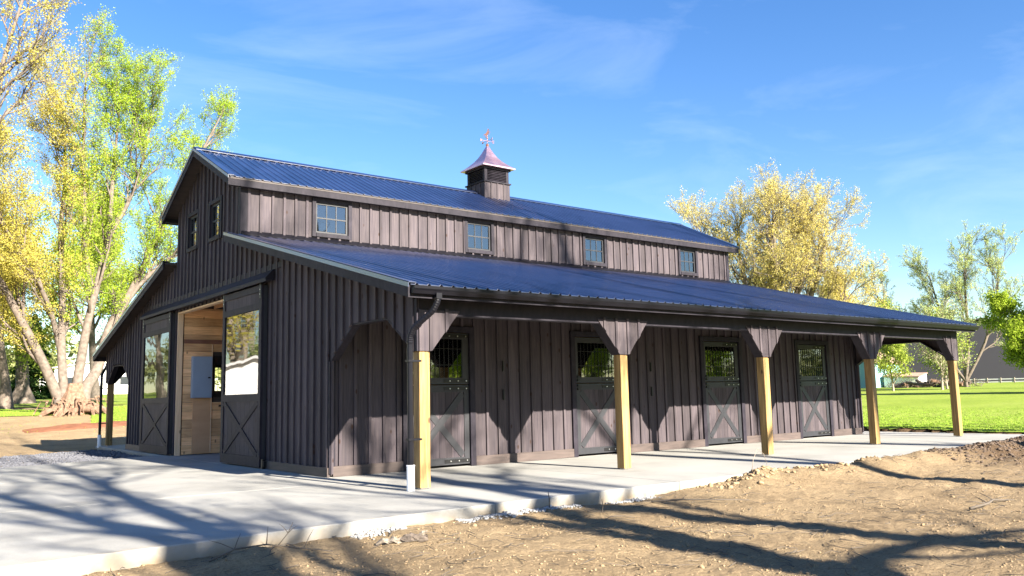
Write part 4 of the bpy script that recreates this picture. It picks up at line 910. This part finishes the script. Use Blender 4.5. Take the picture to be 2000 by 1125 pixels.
# -- right side
make_tree('maple_tree', (41.9, 22.8, gz(41.9, 22.8)), 'large spreading tree with cream-yellow buds behind the right end of the barn', 'tree', 53, BARK, LF_CREAM, 190000, .034, stems=[
    (sweep([(0, 0, 2.4), (-1.0, .7, 5.2), (-1.7, 1.1, 8.4), (-2.0, 1.3, 11.6)]), np.linspace(.24, .06, 13)),
    (sweep([(0, 0, 3.0), (.8, -.8, 6.0), (1.3, -1.6, 9.0), (1.5, -2.0, 12.0)]), np.linspace(.22, .06, 13)),
    (sweep([(0, 0, -.3), (0, 0, 2.2), (.1, 0, 4.4), (.2, .1, 7), (.1, 0, 9.5), (0, 0, 12.2)]), np.linspace(.50, .07, 21)),
    (sweep([(0, 0, 1.8), (-1.2, 1.0, 4.3), (-2.2, 1.9, 7.0), (-2.9, 2.5, 9.5), (-3.3, 2.9, 11.4)]), np.linspace(.32, .06, 17)),
    (sweep([(0, 0, 2.0), (.9, -.9, 4.3), (1.6, -1.8, 6.8), (2.0, -2.6, 9.2), (2.2, -3.0, 11.4)]), np.linspace(.32, .06, 17)),
    (sweep([(0, 0, 2.1), (1.2, -1.2, 3.7), (2.0, -2.6, 5.0), (2.4, -3.9, 6.6)]), np.linspace(.26, .06, 13)),
    (sweep([(0, 0, 1.7), (-1.6, 1.5, 3.4), (-3.1, 3.0, 5.4), (-4.1, 4.1, 7.2), (-4.6, 4.7, 9.0)]), np.linspace(.28, .06, 17)),
    (sweep([(.1, 0, 3.6), (-.7, -.8, 7.0), (-1.0, -1.0, 10.2), (-1.2, -1.2, 12.4)]), np.linspace(.25, .06, 13)),
    (sweep([(.1, 0, 4.0), (1.0, .2, 7.4), (1.2, -.3, 9.6), (1.2, -.6, 11.6)]), np.linspace(.24, .06, 13))],
    depth=4, nchild=((11, 14), (6, 8), (4, 5), (2, 4)), lens=(3.9, 2.5, 1.5, .8), spread=(.35, .85), upw=.11, start=.2, minr=.011, jit=.075, minlvl=3)
make_tree('willow_tree', (65.2, 21.2, gz(65.2, 21.2)), 'pale green thin-leaved tree between the yellow tree and the right edge', 'tree', 59, BARK, LF_PALE, 55000, .04, stems=[
    (sweep([(0, 0, -.3), (0, .2, 3), (-.6, 1.2, 6), (-1.0, 1.8, 9.4)]), np.linspace(.14, .05, 13)), (sweep([(0, 0, .5), (-.6, 2.0, 3.6), (-1.6, 4.4, 6), (-2.3, 6.4, 8.2)]), np.linspace(.14, .05, 13)),
    (sweep([(0, 0, .5), (.8, -1.4, 3.6), (1.2, -2.4, 7), (1.4, -2.8, 10.2)]), np.linspace(.14, .05, 13)), (sweep([(0, 0, .6), (.2, -.4, 4), (.4, -.4, 8), (.5, -.6, 11)]), np.linspace(.14, .05, 13))],
    depth=4, nchild=((9, 12), (5, 7), (4, 5), (2, 4)), lens=(4.0, 2.2, 1.2, .6), spread=(.3, .7), upw=.10, start=.2, minr=.014, jit=.07, minlvl=3)
make_tree('bare_tree', (60., 8.2, gz(60, 8.2)), 'nearly bare tree with pink-brown buds at the right edge of the photo', 'tree', 61, BARK, LF_CREAM, 2600, .1, h=11.5, r=.2, depth=3, nchild=((12, 16), (5, 8), (3, 5)), lens=(3.4, 1.6, .8), spread=(.3, .7), start=.3, minr=.012)
make_tree('broadleaf_bush', (49.5, 9.4, gz(49.5, 9.4)), 'tall vivid lime-green bushy tree at the right edge in front of the dark building', 'tree', 63, BARK, LF_BUSH, 70000, .062, stems=[
    (sweep([(0, 0, -.3), (.1, -.2, 2), (.1, -.4, 4), (.2, -.5, 6.4)]), np.linspace(.16, .04, 13)), (sweep([(0, 0, .1), (-.3, .6, 2), (-.4, 1.2, 3.8), (-.5, 1.5, 5.4)]), np.linspace(.13, .04, 13)),
    (sweep([(0, 0, .1), (.5, -1.0, 2), (.9, -2.2, 3.6), (1.1, -3.0, 5.8)]), np.linspace(.13, .04, 13)), (sweep([(0, 0, .1), (.9, -1.8, 1.5), (1.4, -3.6, 2.8), (1.8, -5.0, 4.6)]), np.linspace(.13, .04, 13))],
    depth=3, nchild=((13, 17), (6, 8), (4, 6)), lens=(2.1, 1.0, .55), spread=(.5, 1.1), upw=.04, start=.12, minr=.008, jit=.14)
make_tree('young_tree', (54.7, 21.8, gz(54.7, 21.8)), 'yellow-green young tree seen between the last two porch posts', 'tree', 65, BARKP, LF_LIME, 12000, .065, h=5.4, r=.08, depth=3, nchild=((14, 18), (6, 8), (4, 6)), lens=(2.3, 1.1, .6), spread=(.5, 1.0), start=.12, minr=.009, jit=.16)
make_tree('young_tree', (57.3, 19.4, gz(57.3, 19.4)), 'bare grey thicket tree left of the last porch post', 'tree', 67, BARKP, LF_PALE, 3500, .06, h=5.2, r=.09, depth=4, nchild=((14, 18), (6, 9), (4, 6), (2, 4)), lens=(2.6, 1.3, .7, .4), spread=(.4, .9), start=.10, minr=.010)
make_tree('young_tree', (60.2, 20.4, gz(60.2, 20.4)), 'second bare grey thicket tree, just right of the yellow-green young tree', 'tree', 68, BARKP, LF_LIME, 6000, .08, h=4.4, r=.09, depth=4, nchild=((13, 16), (6, 9), (4, 6), (2, 4)), lens=(2.4, 1.2, .7, .4), spread=(.4, .9), start=.10, minr=.010)
make_tree('yellow_shrub', (56.5, 27.6, gz(56.5, 27.6)), 'small yellow-budded tree at the right end of the porch roof line', 'tree', 69, BARK, LF_CREAM, 18000, .09, h=8.2, r=.12, depth=3, nchild=((12, 15), (6, 8), (4, 6)), lens=(2.6, 1.2, .7), spread=(.3, .8), start=.3, minr=.01)
# -- shadow-casting and reflected maples behind the photographer
bk = [(-2.0, -25.0, 23, .40, (-.03, .03)), (-2.3, -20.0, 18, .44, (.62, .05)), (-4.0, -21, 22, .36, (.12, .02)), (8.4, -20.5, 27, .40, (0, .02)), (16.8, -23, 28, .42, (.02, .05)), (23., -25, 28, .42, (.02, 0)), (4.6, -27., 28, .40, (0, 0)), (-13.5, -27, 22, .36, (0, 0))]
bl = ['far left behind the photographer', 'strongly leaning one behind the photographer', 'left of the camera behind the apron', 'opposite the second stall door', 'opposite the third stall door', 'opposite the right end of the porch', 'opposite the first stall door', 'out beyond the apron to the left']
for i, (x, y, h, r, ln) in enumerate(bk):
    make_tree('maple_tree', (x, y, gz(x, y)), 'tall budding maple, '+bl[i], 'tree', 80+i, BARK, LF_BACK, 1500, .05, h=h, r=r, lean=ln, group='budding maples whose branches shade the apron', depth=3,
              nchild=((9, 12), (5, 6), (3, 4)), lens=(6.5, 3.0, 1.4), spread=(.4, .95), upw=.07, start=.34, seglen=.7, minr=.012, jit=.2, flare=1.4)
for i, (x, y, h) in enumerate([(2, -47, 12), (13, -44, 11), (24, -48, 12), (36, -45, 12), (48, -42, 12), (62, -38, 12)]):
    make_tree('shade_tree', (x, y, gz(x, y)), 'low leafy tree across the yard, '+['due south of the first stall door', 'second of the row mirrored in the stall door panes', 'third of the row mirrored in the stall door panes', 'fourth of the row mirrored in the panes', 'fifth of the row, far to the right', 'last of the row, farthest right'][i], 'tree', 120+i, BARKD, LF_BUSH if i % 2 else LF_LIME, 9000, .17, h=h, r=.3, depth=3,
              nchild=((11, 14), (5, 8), (3, 5)), lens=(5.0, 2.4, 1.2), start=.08, minr=.014, jit=.45)
# -- off-frame trees to the left that the door glass mirrors
for i, (x, y, h) in enumerate([(-22, 28, 15), (-12, 39, 16), (-22, 39, 16), (-15, 48, 16), (-19, 56, 17), (-30, 31, 16), (-11.5, 54, 15)]):
    make_tree('shade_tree', (x, y, gz(x, y)), ['half-bare tree mirrored in the glass of the sliding door', 'lime-leaved tree out left of the apron', 'brown-twigged tree out left beyond the drive', 'low tree out left nearest the drive', 'tall tree out left farthest up the drive', 'middle tree of the row left of the drive', 'outermost tree of the row left of the drive'][i], 'tree', 100+i, BARKP, LF_OCHRE if i % 2 else LF_PALE, 7000, .09, h=h, r=.3, depth=3,
              nchild=((11, 14), (5, 8), (3, 5)), lens=(5.0, 2.4, 1.2), start=.12, minr=.014, jit=.3)
# -- far woods as one mass
def far_wood():
    rng = np.random.RandomState(7); Vs = []; Fs = []; T = []; Vw = []; Fw = []; off = 0; offw = 0
    for i in range(250):
        th = rng.uniform(-.12, 1.40) if i < 120 else rng.uniform(1.4, 2*PI-.12); r = rng.uniform(135, 230); x = CP[0]+r*math.sin(th); y = CP[1]+r*math.cos(th); z0 = gz(x, y); h = rng.uniform(6, 11)
        if .1 < th < .45: h *= 1.2
        if .93 < th < 1.25: h *= .72
        n = 420; u = rng.randn(n, 3); u /= np.linalg.norm(u, axis=1)[:, None]; rad3 = rng.rand(n)**.4
        c = np.array([x, y, z0+h*.55])+u*rad3[:, None]*np.array([h*.42, h*.42, h*.48])*(1+.25*np.sin(u[:, :1]*7+i))
        a = rng.randn(n, 3)*.34; b_ = rng.randn(n, 3)*.26
        Vs.append(np.stack([c-a, c-b_, c+a, c+b_], 1).reshape(-1, 3)); T.append(np.clip(rng.rand()*.6+rng.rand(n)*.4, 0, 1))
        Fs.append(np.arange(n*4).reshape(-1, 4)+off); off += n*4
    return np.concatenate(Vs), np.concatenate(Fs), np.concatenate(T)
V, F_, T_ = far_wood()
LF_FAR = leaf_mat('far_spring_woods', (.13, .14, .07), (.30, .32, .13), .3)
w = npobj('far_woods', V, F_, LF_FAR, tint=T_); tag(w, 'distant line of budding woods beyond the lawns', 'woods', kind='stuff')

# ------------------------------------------------------------------ neighbouring buildings
def gable_building(name, c, yaw, wx, wy, hw, hr, wall, roof, label, doors=(), wins=(), over=.4):
    t = thing(name, c, label, 'building'); t.rotation_euler = (0, 0, yaw)
    MB().prism([(-wx/2, -.5), (wx/2, -.5), (wx/2, hw), (0, hr), (-wx/2, hw)], -wy/2, wy/2, lambda u, v, n: (u, n, v)).build('wall', wall, t)
    for s in (-1, 1):
        d = Vector((wx/2, hr-hw)).normalized(); a = (s*(wx/2+d.x*over), hw-d.y*over); b_ = (0, hr)
        MB().hexa([(a[0], -wy/2-over, a[1]+.02), (b_[0], -wy/2-over, b_[1]+.02), (b_[0], wy/2+over, b_[1]+.02), (a[0], wy/2+over, a[1]+.02), (a[0], -wy/2-over, a[1]+.16), (b_[0], -wy/2-over, b_[1]+.16), (b_[0], wy/2+over, b_[1]+.16), (a[0], wy/2+over, a[1]+.16)]).build('roof', roof, t)
    for (u0, u1, z0, z1, m) in doors:
        MB().box(u0, u1, -wy/2-.06, -wy/2-.01, z0, z1).build('door', m, t)
    for (u0, u1, z0, z1, m) in wins:
        f = MB().box(u0-.07, u1+.07, -wy/2-.05, -wy/2-.01, z0-.07, z1+.07).build('window', PVC, t); MB().box(u0, u1, -wy/2-.07, -wy/2-.052, z0, z1).build('pane', m, f)
    return t
DKWALL = plain('dark_grey_metal_siding', (.020, .019, .027), .6, 0, .4, .06, .3); DKROOF = plain('charcoal_roofing', (.025, .025, .032), .6, 0, .4)
TEAL = plain('teal_painted_siding', (.20, .38, .42), .7, 0, .3, .08, 1.); TEALD = plain('pale_teal_door', (.30, .50, .48), .7, 0, .3, .1, 2.); BRROOF = plain('brown_weathered_shingles', (.30, .21, .16), .9, 0, .1, .3, 3., .4)
WHITE = plain('white_siding', (.80, .80, .78), .6, 0, .3, .05, .6); LGROOF = plain('light_grey_roofing', (.62, .61, .60), .7, 0, .2, .1, .7); DGL = plain('dark_window_glass', (.03, .035, .04), .1, 0, .6)
# faces the camera: local -Y towards the camera
def yaw_to(x, y, extra=0.): return math.atan2(-(x-CP[0]), (y-CP[1]))+extra
bx0, by0 = 96.5, 34.0
gable_building('dark_barn', (bx0, by0, gz(bx0, by0)), yaw_to(bx0, by0, .12), 26, 14, 4.9, 6.9, DKWALL, DKROOF, 'big dark grey gabled building beyond the lawn at the right', over=.3)
# fine siding ribs for the dark building
gx, gy = 69.2, 32.6
g1 = gable_building('teal_garage', (gx, gy, gz(gx, gy)), yaw_to(gx, gy, -.42), 4.6, 7.0, 2.3, 3.5, TEAL, BRROOF, 'small teal garage with brown shingle roof seen past the barn corner', doors=[(-1.9, .7, .05, 2.1, TEALD)], over=.25)
g2 = thing('white_lean_to', (69.6, 28.6, gz(69.6, 28.6)), 'low white lean-to with flat brown roof beside the teal garage', 'shed'); g2.rotation_euler = (0, 0, yaw_to(69.6, 28.6, -.3))
MB().hexa([(-1.5, -1.2, -.3), (1.5, -1.2, -.3), (1.5, 1.2, -.3), (-1.5, 1.2, -.3), (-1.5, -1.2, .95), (1.5, -1.2, .85), (1.5, 1.2, 1.2), (-1.5, 1.2, 1.3)]).build('wall', WHITE, g2)
MB().hexa([(-1.6, -1.35, .97), (1.6, -1.35, .87), (1.6, 1.3, 1.22), (-1.6, 1.3, 1.32), (-1.6, -1.35, 1.05), (1.6, -1.35, .95), (1.6, 1.3, 1.3), (-1.6, 1.3, 1.4)]).build('roof', BRROOF, g2)
# white buildings far left
for (x, y, wx, wy, hw, hr, lab, wins) in ((-3.5, 104., 19, 9, 2.9, 4.2, 'long low white building glimpsed under the left trees', [(-5, -4, 1.2, 2.1, DGL), (1, 2, 1.2, 2.1, DGL)]), (19., 108., 15, 9, 2.9, 4.2, 'white house with dark windows seen past the rear corner of the barn', [(-4.5, -3.5, 1.1, 2.1, DGL), (-2.5, -1.6, 1.1, 2.1, DGL), (1.4, 2.4, 1.1, 2.1, DGL)])):
    gable_building('white_building', (x, y, gz(x, y)), yaw_to(x, y)+.0, wx, wy, hw, hr, WHITE, LGROOF, lab, wins=wins)
# white truck-sized shed mirrored by the sliding door glass
gable_building('white_shed', (-11., 33.5, gz(-11, 33.5)), .3, 5, 4, 2.4, 3.2, WHITE, LGROOF, 'white shed out left of the drive mirrored in the sliding door glass')
# rail fence at right
fc = thing('rail_fence', (81, 25, gz(81, 25)), 'low pale rail fence along the far edge of the right lawn', 'fence')
for k in range(14):
    f = k/13.; x = 79.2+3.6*f-81; y = 30.5-14.5*f-25; z = gz(x+81, y+25)-gz(81, 25); MB().box(x-.05, x+.05, y-.05, y+.05, z-.3, z+.55).build('fence_post', BARKP, fc)
    if k < 13:
        f2 = (k+1)/13.; x2 = 79.2+3.6*f2-81; y2 = 30.5-14.5*f2-25
        for dz in (.42, .16): MB().bar((x, y, z+dz), (x2, y2, z+dz), .05, .10).build('fence_rail', LGROOF, fc)
# brush pile at the lawn's edge
bp_ = thing('brush_pile', (66.5, 24.6, gz(66.5, 24.6)), 'heap of brown cut logs and brush beside the white lean-to', 'brush pile'); rng = np.random.RandomState(9); mb = MB(); mb2 = MB()
for i in range(26):
    c = Vector((rng.uniform(-1.2, 1.2), rng.uniform(-3., 3.), rng.uniform(0, .55))); d = Vector((rng.uniform(-.4, .4), rng.uniform(-1, 1), rng.uniform(-.15, .25)))
    MB().tube([c-d, c+d], [rng.uniform(.10, .17)]*2, 7).build('cut_log', BARKD if i % 3 else BARKR, bp_)
for i in range(160):
    c = Vector((rng.uniform(-1.2, 1.2), rng.uniform(-4.2, 4.2), rng.uniform(.1, .6))); d = Vector((rng.uniform(-.5, .5), rng.uniform(-.7, .7), rng.uniform(-.1, .6))); mb2.tube([c-d*.5, c+d*.7], [.025, .008], 4)
tag(mb2.build('brush_twig', BARK, bp_), kind='stuff')

# ------------------------------------------------------------------ loose stuff on the ground
def rocks(name, xs_, ys_, zs_, sz, m, seed, tint=None):
    rng = np.random.RandomState(seed); n = len(xs_)
    ico = np.array([(0, 0, 1), (.894, 0, .447), (.276, .851, .447), (-.724, .526, .447), (-.724, -.526, .447), (.276, -.851, .447), (.724, .526, -.447), (-.276, .851, -.447), (-.894, 0, -.447), (-.276, -.851, -.447), (.724, -.526, -.447), (0, 0, -1)])
    fi = np.array([(0, 1, 2), (0, 2, 3), (0, 3, 4), (0, 4, 5), (0, 5, 1), (1, 6, 2), (2, 7, 3), (3, 8, 4), (4, 9, 5), (5, 10, 1), (6, 7, 2), (7, 8, 3), (8, 9, 4), (9, 10, 5), (10, 6, 1), (11, 7, 6), (11, 8, 7), (11, 9, 8), (11, 10, 9), (11, 6, 10)])
    V = ico[None]*(1+.28*rng.randn(n, 12, 1)).clip(.5, 1.5)*np.asarray(sz)[:, None, None]*np.stack([1+.3*rng.rand(n), 1+.3*rng.rand(n), .5+.35*rng.rand(n)], -1)[:, None, :]
    V = V+np.stack([xs_, ys_, zs_], -1)[:, None, :]; F_ = fi[None]+(np.arange(n)*12)[:, None, None]
    return npobj(name, V.reshape(-1, 3), F_.reshape(-1, 3), m)
rng = np.random.RandomState(12)
def in_view(n, r0, r1, t0=.05, t1=1.3, p=1.):
    r = r0+(r1-r0)*rng.rand(n)**p; t = rng.uniform(t0, t1, n); return CP[0]+r*np.sin(t), CP[1]+r*np.cos(t)
x, y = in_view(46000, 5, 26, .1, 1.32); k = (y < slab_front(x)-.03) & (x < 20); x, y = x[k][:15000], y[k][:15000]
# clods cluster in drifts
dens = fbm(x*.7+8, y*.7, 3)+.25*np.exp(-((slab_front(x)-y-.4)/.6)**2); k = dens > -.02; x, y = x[k], y[k]
sz = .004+.011*rng.rand(len(x))**3; big = rng.rand(len(x)) < .006; sz[big] *= 2.4
CLOD = plain('dry_soil_clod', (.26, .19, .115), .95, 0, .1, .3, 9, .5)
c = rocks('soil_clods', x, y, gzf(x, y)+sz*.15, sz, CLOD, 2); tag(c, 'scattered dry clods of soil on the graded dirt', 'soil clods', kind='stuff')
# darker clods on the right hand berm, and the crumbly pile
x = rng.uniform(10.5, 18.5, 2600); y = -2.35-np.abs(rng.randn(2600))*.75; sz = .010+.038*rng.rand(2600)**3
c = rocks('topsoil_clods', x, y, gzf(x, y)+sz*.1, sz, plain('dark_topsoil_clod', (.10, .075, .058), .95, 0, .1, .3, 8, .5), 3); tag(c, 'dark topsoil lumps along the right end of the porch slab', 'soil lumps', kind='stuff')
x = np.concatenate([4.9+rng.randn(140)*.35, 3.5+rng.rand(260)*5.0]); y = np.concatenate([-2.6+rng.randn(140)*.13, -2.36-np.abs(rng.randn(260))*.28]); sz = .010+.042*rng.rand(400)**2.6
c = rocks('dirt_pile_clods', x, y, gzf(x, y)+sz*.2, sz, CLOD, 4); tag(c, 'crumbled tan clods heaped against the porch slab', 'dirt pile', kind='stuff')
GRAV = plain('shaded_crushed_stone', (.115, .118, .135), .85, 0, .2, .5, 30)  # dark bluish tone carries the tree shade over light grey stones
# gravel bed left of the barn
x = rng.uniform(-7.5, .6, 30000); y = rng.uniform(9.0, 20.5, 30000); k = (y > 13.25+.43*np.minimum(x, 0)) & (x < -.32) & (y < 19.8+.35*x+1.2*fbm(x, y, 2)) ; x, y = x[k][:15000], y[k][:15000]; sz = .018+.022*rng.rand(len(x))
c = rocks('gravel_bed', x, y, np.maximum(gzf(x, y), -.16)+sz*.35, sz, GRAV, 5); tag(c, 'crushed stone in tree-shade grey beside the apron at the left of the barn', 'gravel', kind='stuff')
x = rng.uniform(-2.6, 2.6, 1900); y = slab_front(x)-.02-np.abs(rng.randn(1900))*.10; k = (fbm(x*1.5, y*0+3, 2) > -.06); x, y = x[k], y[k]; sz = .009+.014*rng.rand(len(x))
c = rocks('edge_gravel', x, y, gzf(x, y)+sz*.5, sz, plain('pale_crushed_stone', (.26, .26, .26), .85, 0, .2, .45, 30), 6); tag(c, 'pale gravel showing along the foot of the slab edge', 'gravel', kind='stuff')
# straw and root fibres
def fibres(name, n, r0, r1, ln, rad0, m, lab, cat, seed, flt=None, lift=.01):
    rg = np.random.RandomState(seed); r = r0+(r1-r0)*rg.rand(n); t = rg.uniform(.1, 1.3, n); x = CP[0]+r*np.sin(t); y = CP[1]+r*np.cos(t); k = (y < slab_front(x)-.06) & (x < 19.5)
    if flt is not None: k &= flt(x, y, rg)
    x, y = x[k], y[k]; n = len(x); a = rg.uniform(0, 2*PI, n); L_ = ln*(.3+rg.rand(n)); dx = np.cos(a)*L_/2; dy = np.sin(a)*L_/2; bend = rg.randn(n)*.15*L_
    V = []; prof = [(-1, 0), (0, 1), (1, 0)]
    P = [np.stack([x+s*dx-dy*0+b_*bend*np.sin(a), y+s*dy-b_*bend*np.cos(a)], -1) for s, b_ in prof]
    rings = []
    for i, p in enumerate(P):
        z = gzf(p[:, 0], p[:, 1])+lift+(rg.rand(n)*.02 if i != 0 else 0); nx, ny = -np.sin(a), np.cos(a); rr0 = rad0*(1, 1, .5)[i]
        rings.append(np.stack([np.stack([p[:, 0]+nx*rr0, p[:, 1]+ny*rr0, z], -1), np.stack([p[:, 0]-nx*rr0, p[:, 1]-ny*rr0, z], -1), np.stack([p[:, 0], p[:, 1], z+rr0*1.5], -1)], 1))
    V = np.concatenate(rings, 1); F1 = []
    for i in (0, 3):
        for j in range(3): F1.append((i+j, i+(j+1) % 3, i+3+(j+1) % 3, i+3+j))
    F_ = np.array(F1)[None]+(np.arange(n)*9)[:, None, None]; o = npobj(name, V.reshape(-1, 3), F_.reshape(-1, 4), m); return tag(o, lab, cat, kind='stuff')
fibres('straw_litter', 6000, 5.5, 22, .13, .0016, plain('dry_straw', (.25, .185, .11), .9), 'dry straw and root fibres littering the dirt', 'straw', 20, lambda x, y, rg: fbm(x*.9, y*.9, 3) > -.05)
fibres('twig_litter', 1500, 5.5, 22, .28, .004, BARKD, 'small dark twigs strewn over the dirt', 'twigs', 21)
# single sticks one can pick out
def stick(pts, r0, r1, name, label, m=TWIG, subs=()):
    z = float(gzf(np.array([pts[0][0]]), np.array([pts[0][1]]))[0]); t = thing(name, (pts[0][0], pts[0][1], z), label, name.split('_')[-1])
    P = [Vector((p[0]-pts[0][0], p[1]-pts[0][1], p[2])) for p in pts]; MB().tube(P, list(np.linspace(r0, r1, len(P))), 7).build('stem', m, t, smooth=True)
    for (i, d, r) in subs:
        MB().tube([P[i], P[i]+Vector(d)*.55+Vector((0, 0, .01)), P[i]+Vector(d)], [r, r*.7, r*.3], 5).build('side_twig', m, t, smooth=True)
    return t
# weathered chunk of branch in the foreground
x0, y0 = -2.38, -3.33
z0 = float(gzf(np.array([x0]), np.array([y0]))[0]); t = thing('broken_branch', (x0, y0, z0), 'weathered grey-brown chunk of broken branch lying on dirt before the first porch post', 'branch')
wg = plain('weathered_grey_wood', (.20, .17, .14), .95, 0, .1, .5, 34, 1.); rg = np.random.RandomState(8)
def rough_tube(p, q, rads, k=11):
    mb = MB(); n = len(rads); p = np.array(p); q = np.array(q); mb.tube([tuple(p*(1-i/(n-1))+q*i/(n-1)+rg.randn(3)*.007) for i in range(n)], rads, k)
    mb.v = [tuple(np.array(v)+rg.randn(3)*.0065) for v in mb.v]; return mb
rough_tube((-.14, .13, .02), (.12, -.03, .035), [.018, .026, .024, .030, .027, .032, .028]).build('stem', wg, t)
rough_tube((.08, -.01, .045), (.28, -.17, .05), [.030, .045, .052, .040, .050, .042, .018]).build('burl', plain('dark_rotten_wood', (.11, .09, .075), .95, 0, .1, .5, 30, 1.), t)
rough_tube((.22, -.12, .07), (.27, -.17, .12), [.026, .020, .009], 7).build('stub', wg, t)
stick([(-4.25, -3.0, .02), (-4.0, -2.98, .10), (-3.7, -3.05, .12), (-3.35, -3.15, .05), (-3.1, -3.3, .01)], .011, .004, 'fallen_twig', 'long forked dead twig over the dirt mound at the slab corner', BARKD, [(1, (.12, .16, .12), .006), (1, (-.22, .10, .10), .005), (2, (.10, .22, .14), .006), (3, (.16, .12, .16), .005)])
stick([(-3.55, -2.95, .02), (-3.42, -2.92, .14), (-3.36, -2.9, .24)], .006, .003, 'upright_twig', 'short upright twig standing beside the dirt mound at the slab corner', BARKD, [(1, (-.09, .02, .10), .004), (1, (.10, .0, .06), .004)])
stick([(4.7, -2.62, .02), (4.78, -2.6, .22), (4.93, -2.58, .40), (5.08, -2.6, .30), (5.12, -2.62, .12)], .006, .003, 'arched_twig', 'thin arched twig sprouting from the crumbled dirt pile at the slab', TWIG)
stick([(4.4, -6.2, .03), (4.8, -6.25, .06), (5.3, -6.1, .05), (5.7, -6.2, .02)], .02, .008, 'dead_branch', 'dark dead branch lying on dirt at the lower right', BARKD, [(1, (.2, .25, .05), .009), (2, (.3, -.1, .04), .008), (1, (-.25, .16, .03), .008), (2, (.1, .26, .08), .007)])
stick([(1.85, -3.05, .02), (2.2, -3.3, .04), (2.5, -3.5, .03), (2.9, -3.9, .02)], .014, .006, 'dark_branch', 'thin dark branch lying across the tree shadow mid foreground', BARKD, [(1, (.2, .06, .05), .006), (2, (.16, -.16, .04), .006)])
stick([(.9, -3.05, .0), (.93, -3.04, .10), (.92, -3.03, .17)], .008, .004, 'upright_stub', 'small upright stub poking from the dirt right of the broken branch', BARKD)
stick([(.52, -2.42, .0), (.53, -2.41, .14), (.52, -2.40, .24)], .008, .005, 'grade_stake', 'thin brown stake standing against the slab edge', BARKD)
# red clay heap and cut at the left
rc_ = thing('red_clay_heap', (1.9, 31.4, gz(1.9, 31.4)), 'low heap of rusty red clay on the dirt beyond the gravel', 'clay heap'); rg = np.random.RandomState(4)
n1, n2 = 60, 14; V = []
for i in range(n1+1):
    for j in range(n2+1):
        u = i/n1*2-1; v = j/n2*2-1; xx, yy = u*3.2, v*.8; hh = max(0, (1-u*u)*(1-v*v))**.6*.16*(1+.9*float(fbm(np.array(xx*1.6), np.array(yy*3+4), 3)))-.03; wx_, wy_ = xx+1.9, yy+31.4+.2*xx
        V.append((xx, yy+.2*xx, float(gzf(np.array([wx_]), np.array([wy_]))[0])-gz(1.9, 31.4)+hh))
idx = np.arange((n1+1)*(n2+1)).reshape(n1+1, n2+1); F_ = np.stack([idx[:-1, :-1], idx[1:, :-1], idx[1:, 1:], idx[:-1, 1:]], -1).reshape(-1, 4)
npobj('clay', np.array(V), F_, plain('red_clay', (.17, .075, .045), .95, 0, .1, .3, 4, .8), rc_, smooth=True)
# grass tufts roughening the lawn edges
def tufts(n, seed):
    rg = np.random.RandomState(seed); xs1 = 19.45+15*rg.rand(n)**1.4; ys1 = rg.uniform(-9, 22, n); xl = rg.uniform(-2, 12, n//2); yl = rg.uniform(28, 45, n//2)
    x = np.concatenate([xs1, xl]); y = np.concatenate([ys1, yl]); k = lawn_mask(x, y) | (rg.rand(len(x)) < .02); k &= ~((x < 19.55) & (y > -2.4) & (y < 21)); x, y = x[k], y[k]; n = len(x)
    z = gzf(x, y)+.03; a = rg.uniform(0, 2*PI, n); h = (.02+.035*rg.rand(n))*np.clip((34-x)/12, 0, 1)**.5; w_ = .012+.01*rg.rand(n)
    base = np.stack([x, y, z], -1); wv_ = np.stack([np.cos(a)*w_, np.sin(a)*w_, 0*a], -1); tip = base+np.stack([rg.randn(n)*.03, rg.randn(n)*.03, h], -1)
    V = np.stack([base-wv_, base+wv_, tip], 1).reshape(-1, 3); return V, np.arange(n*3).reshape(-1, 3), rg.rand(n)
V, F_, T_ = tufts(60000, 30); o = npobj('lawn_grass', V, F_, leaf_mat('grass_blades', (.16, .28, .03), (.34, .48, .07), .35), tint=T_); tag(o, 'short grass blades fringing the lawn', 'grass', kind='stuff')
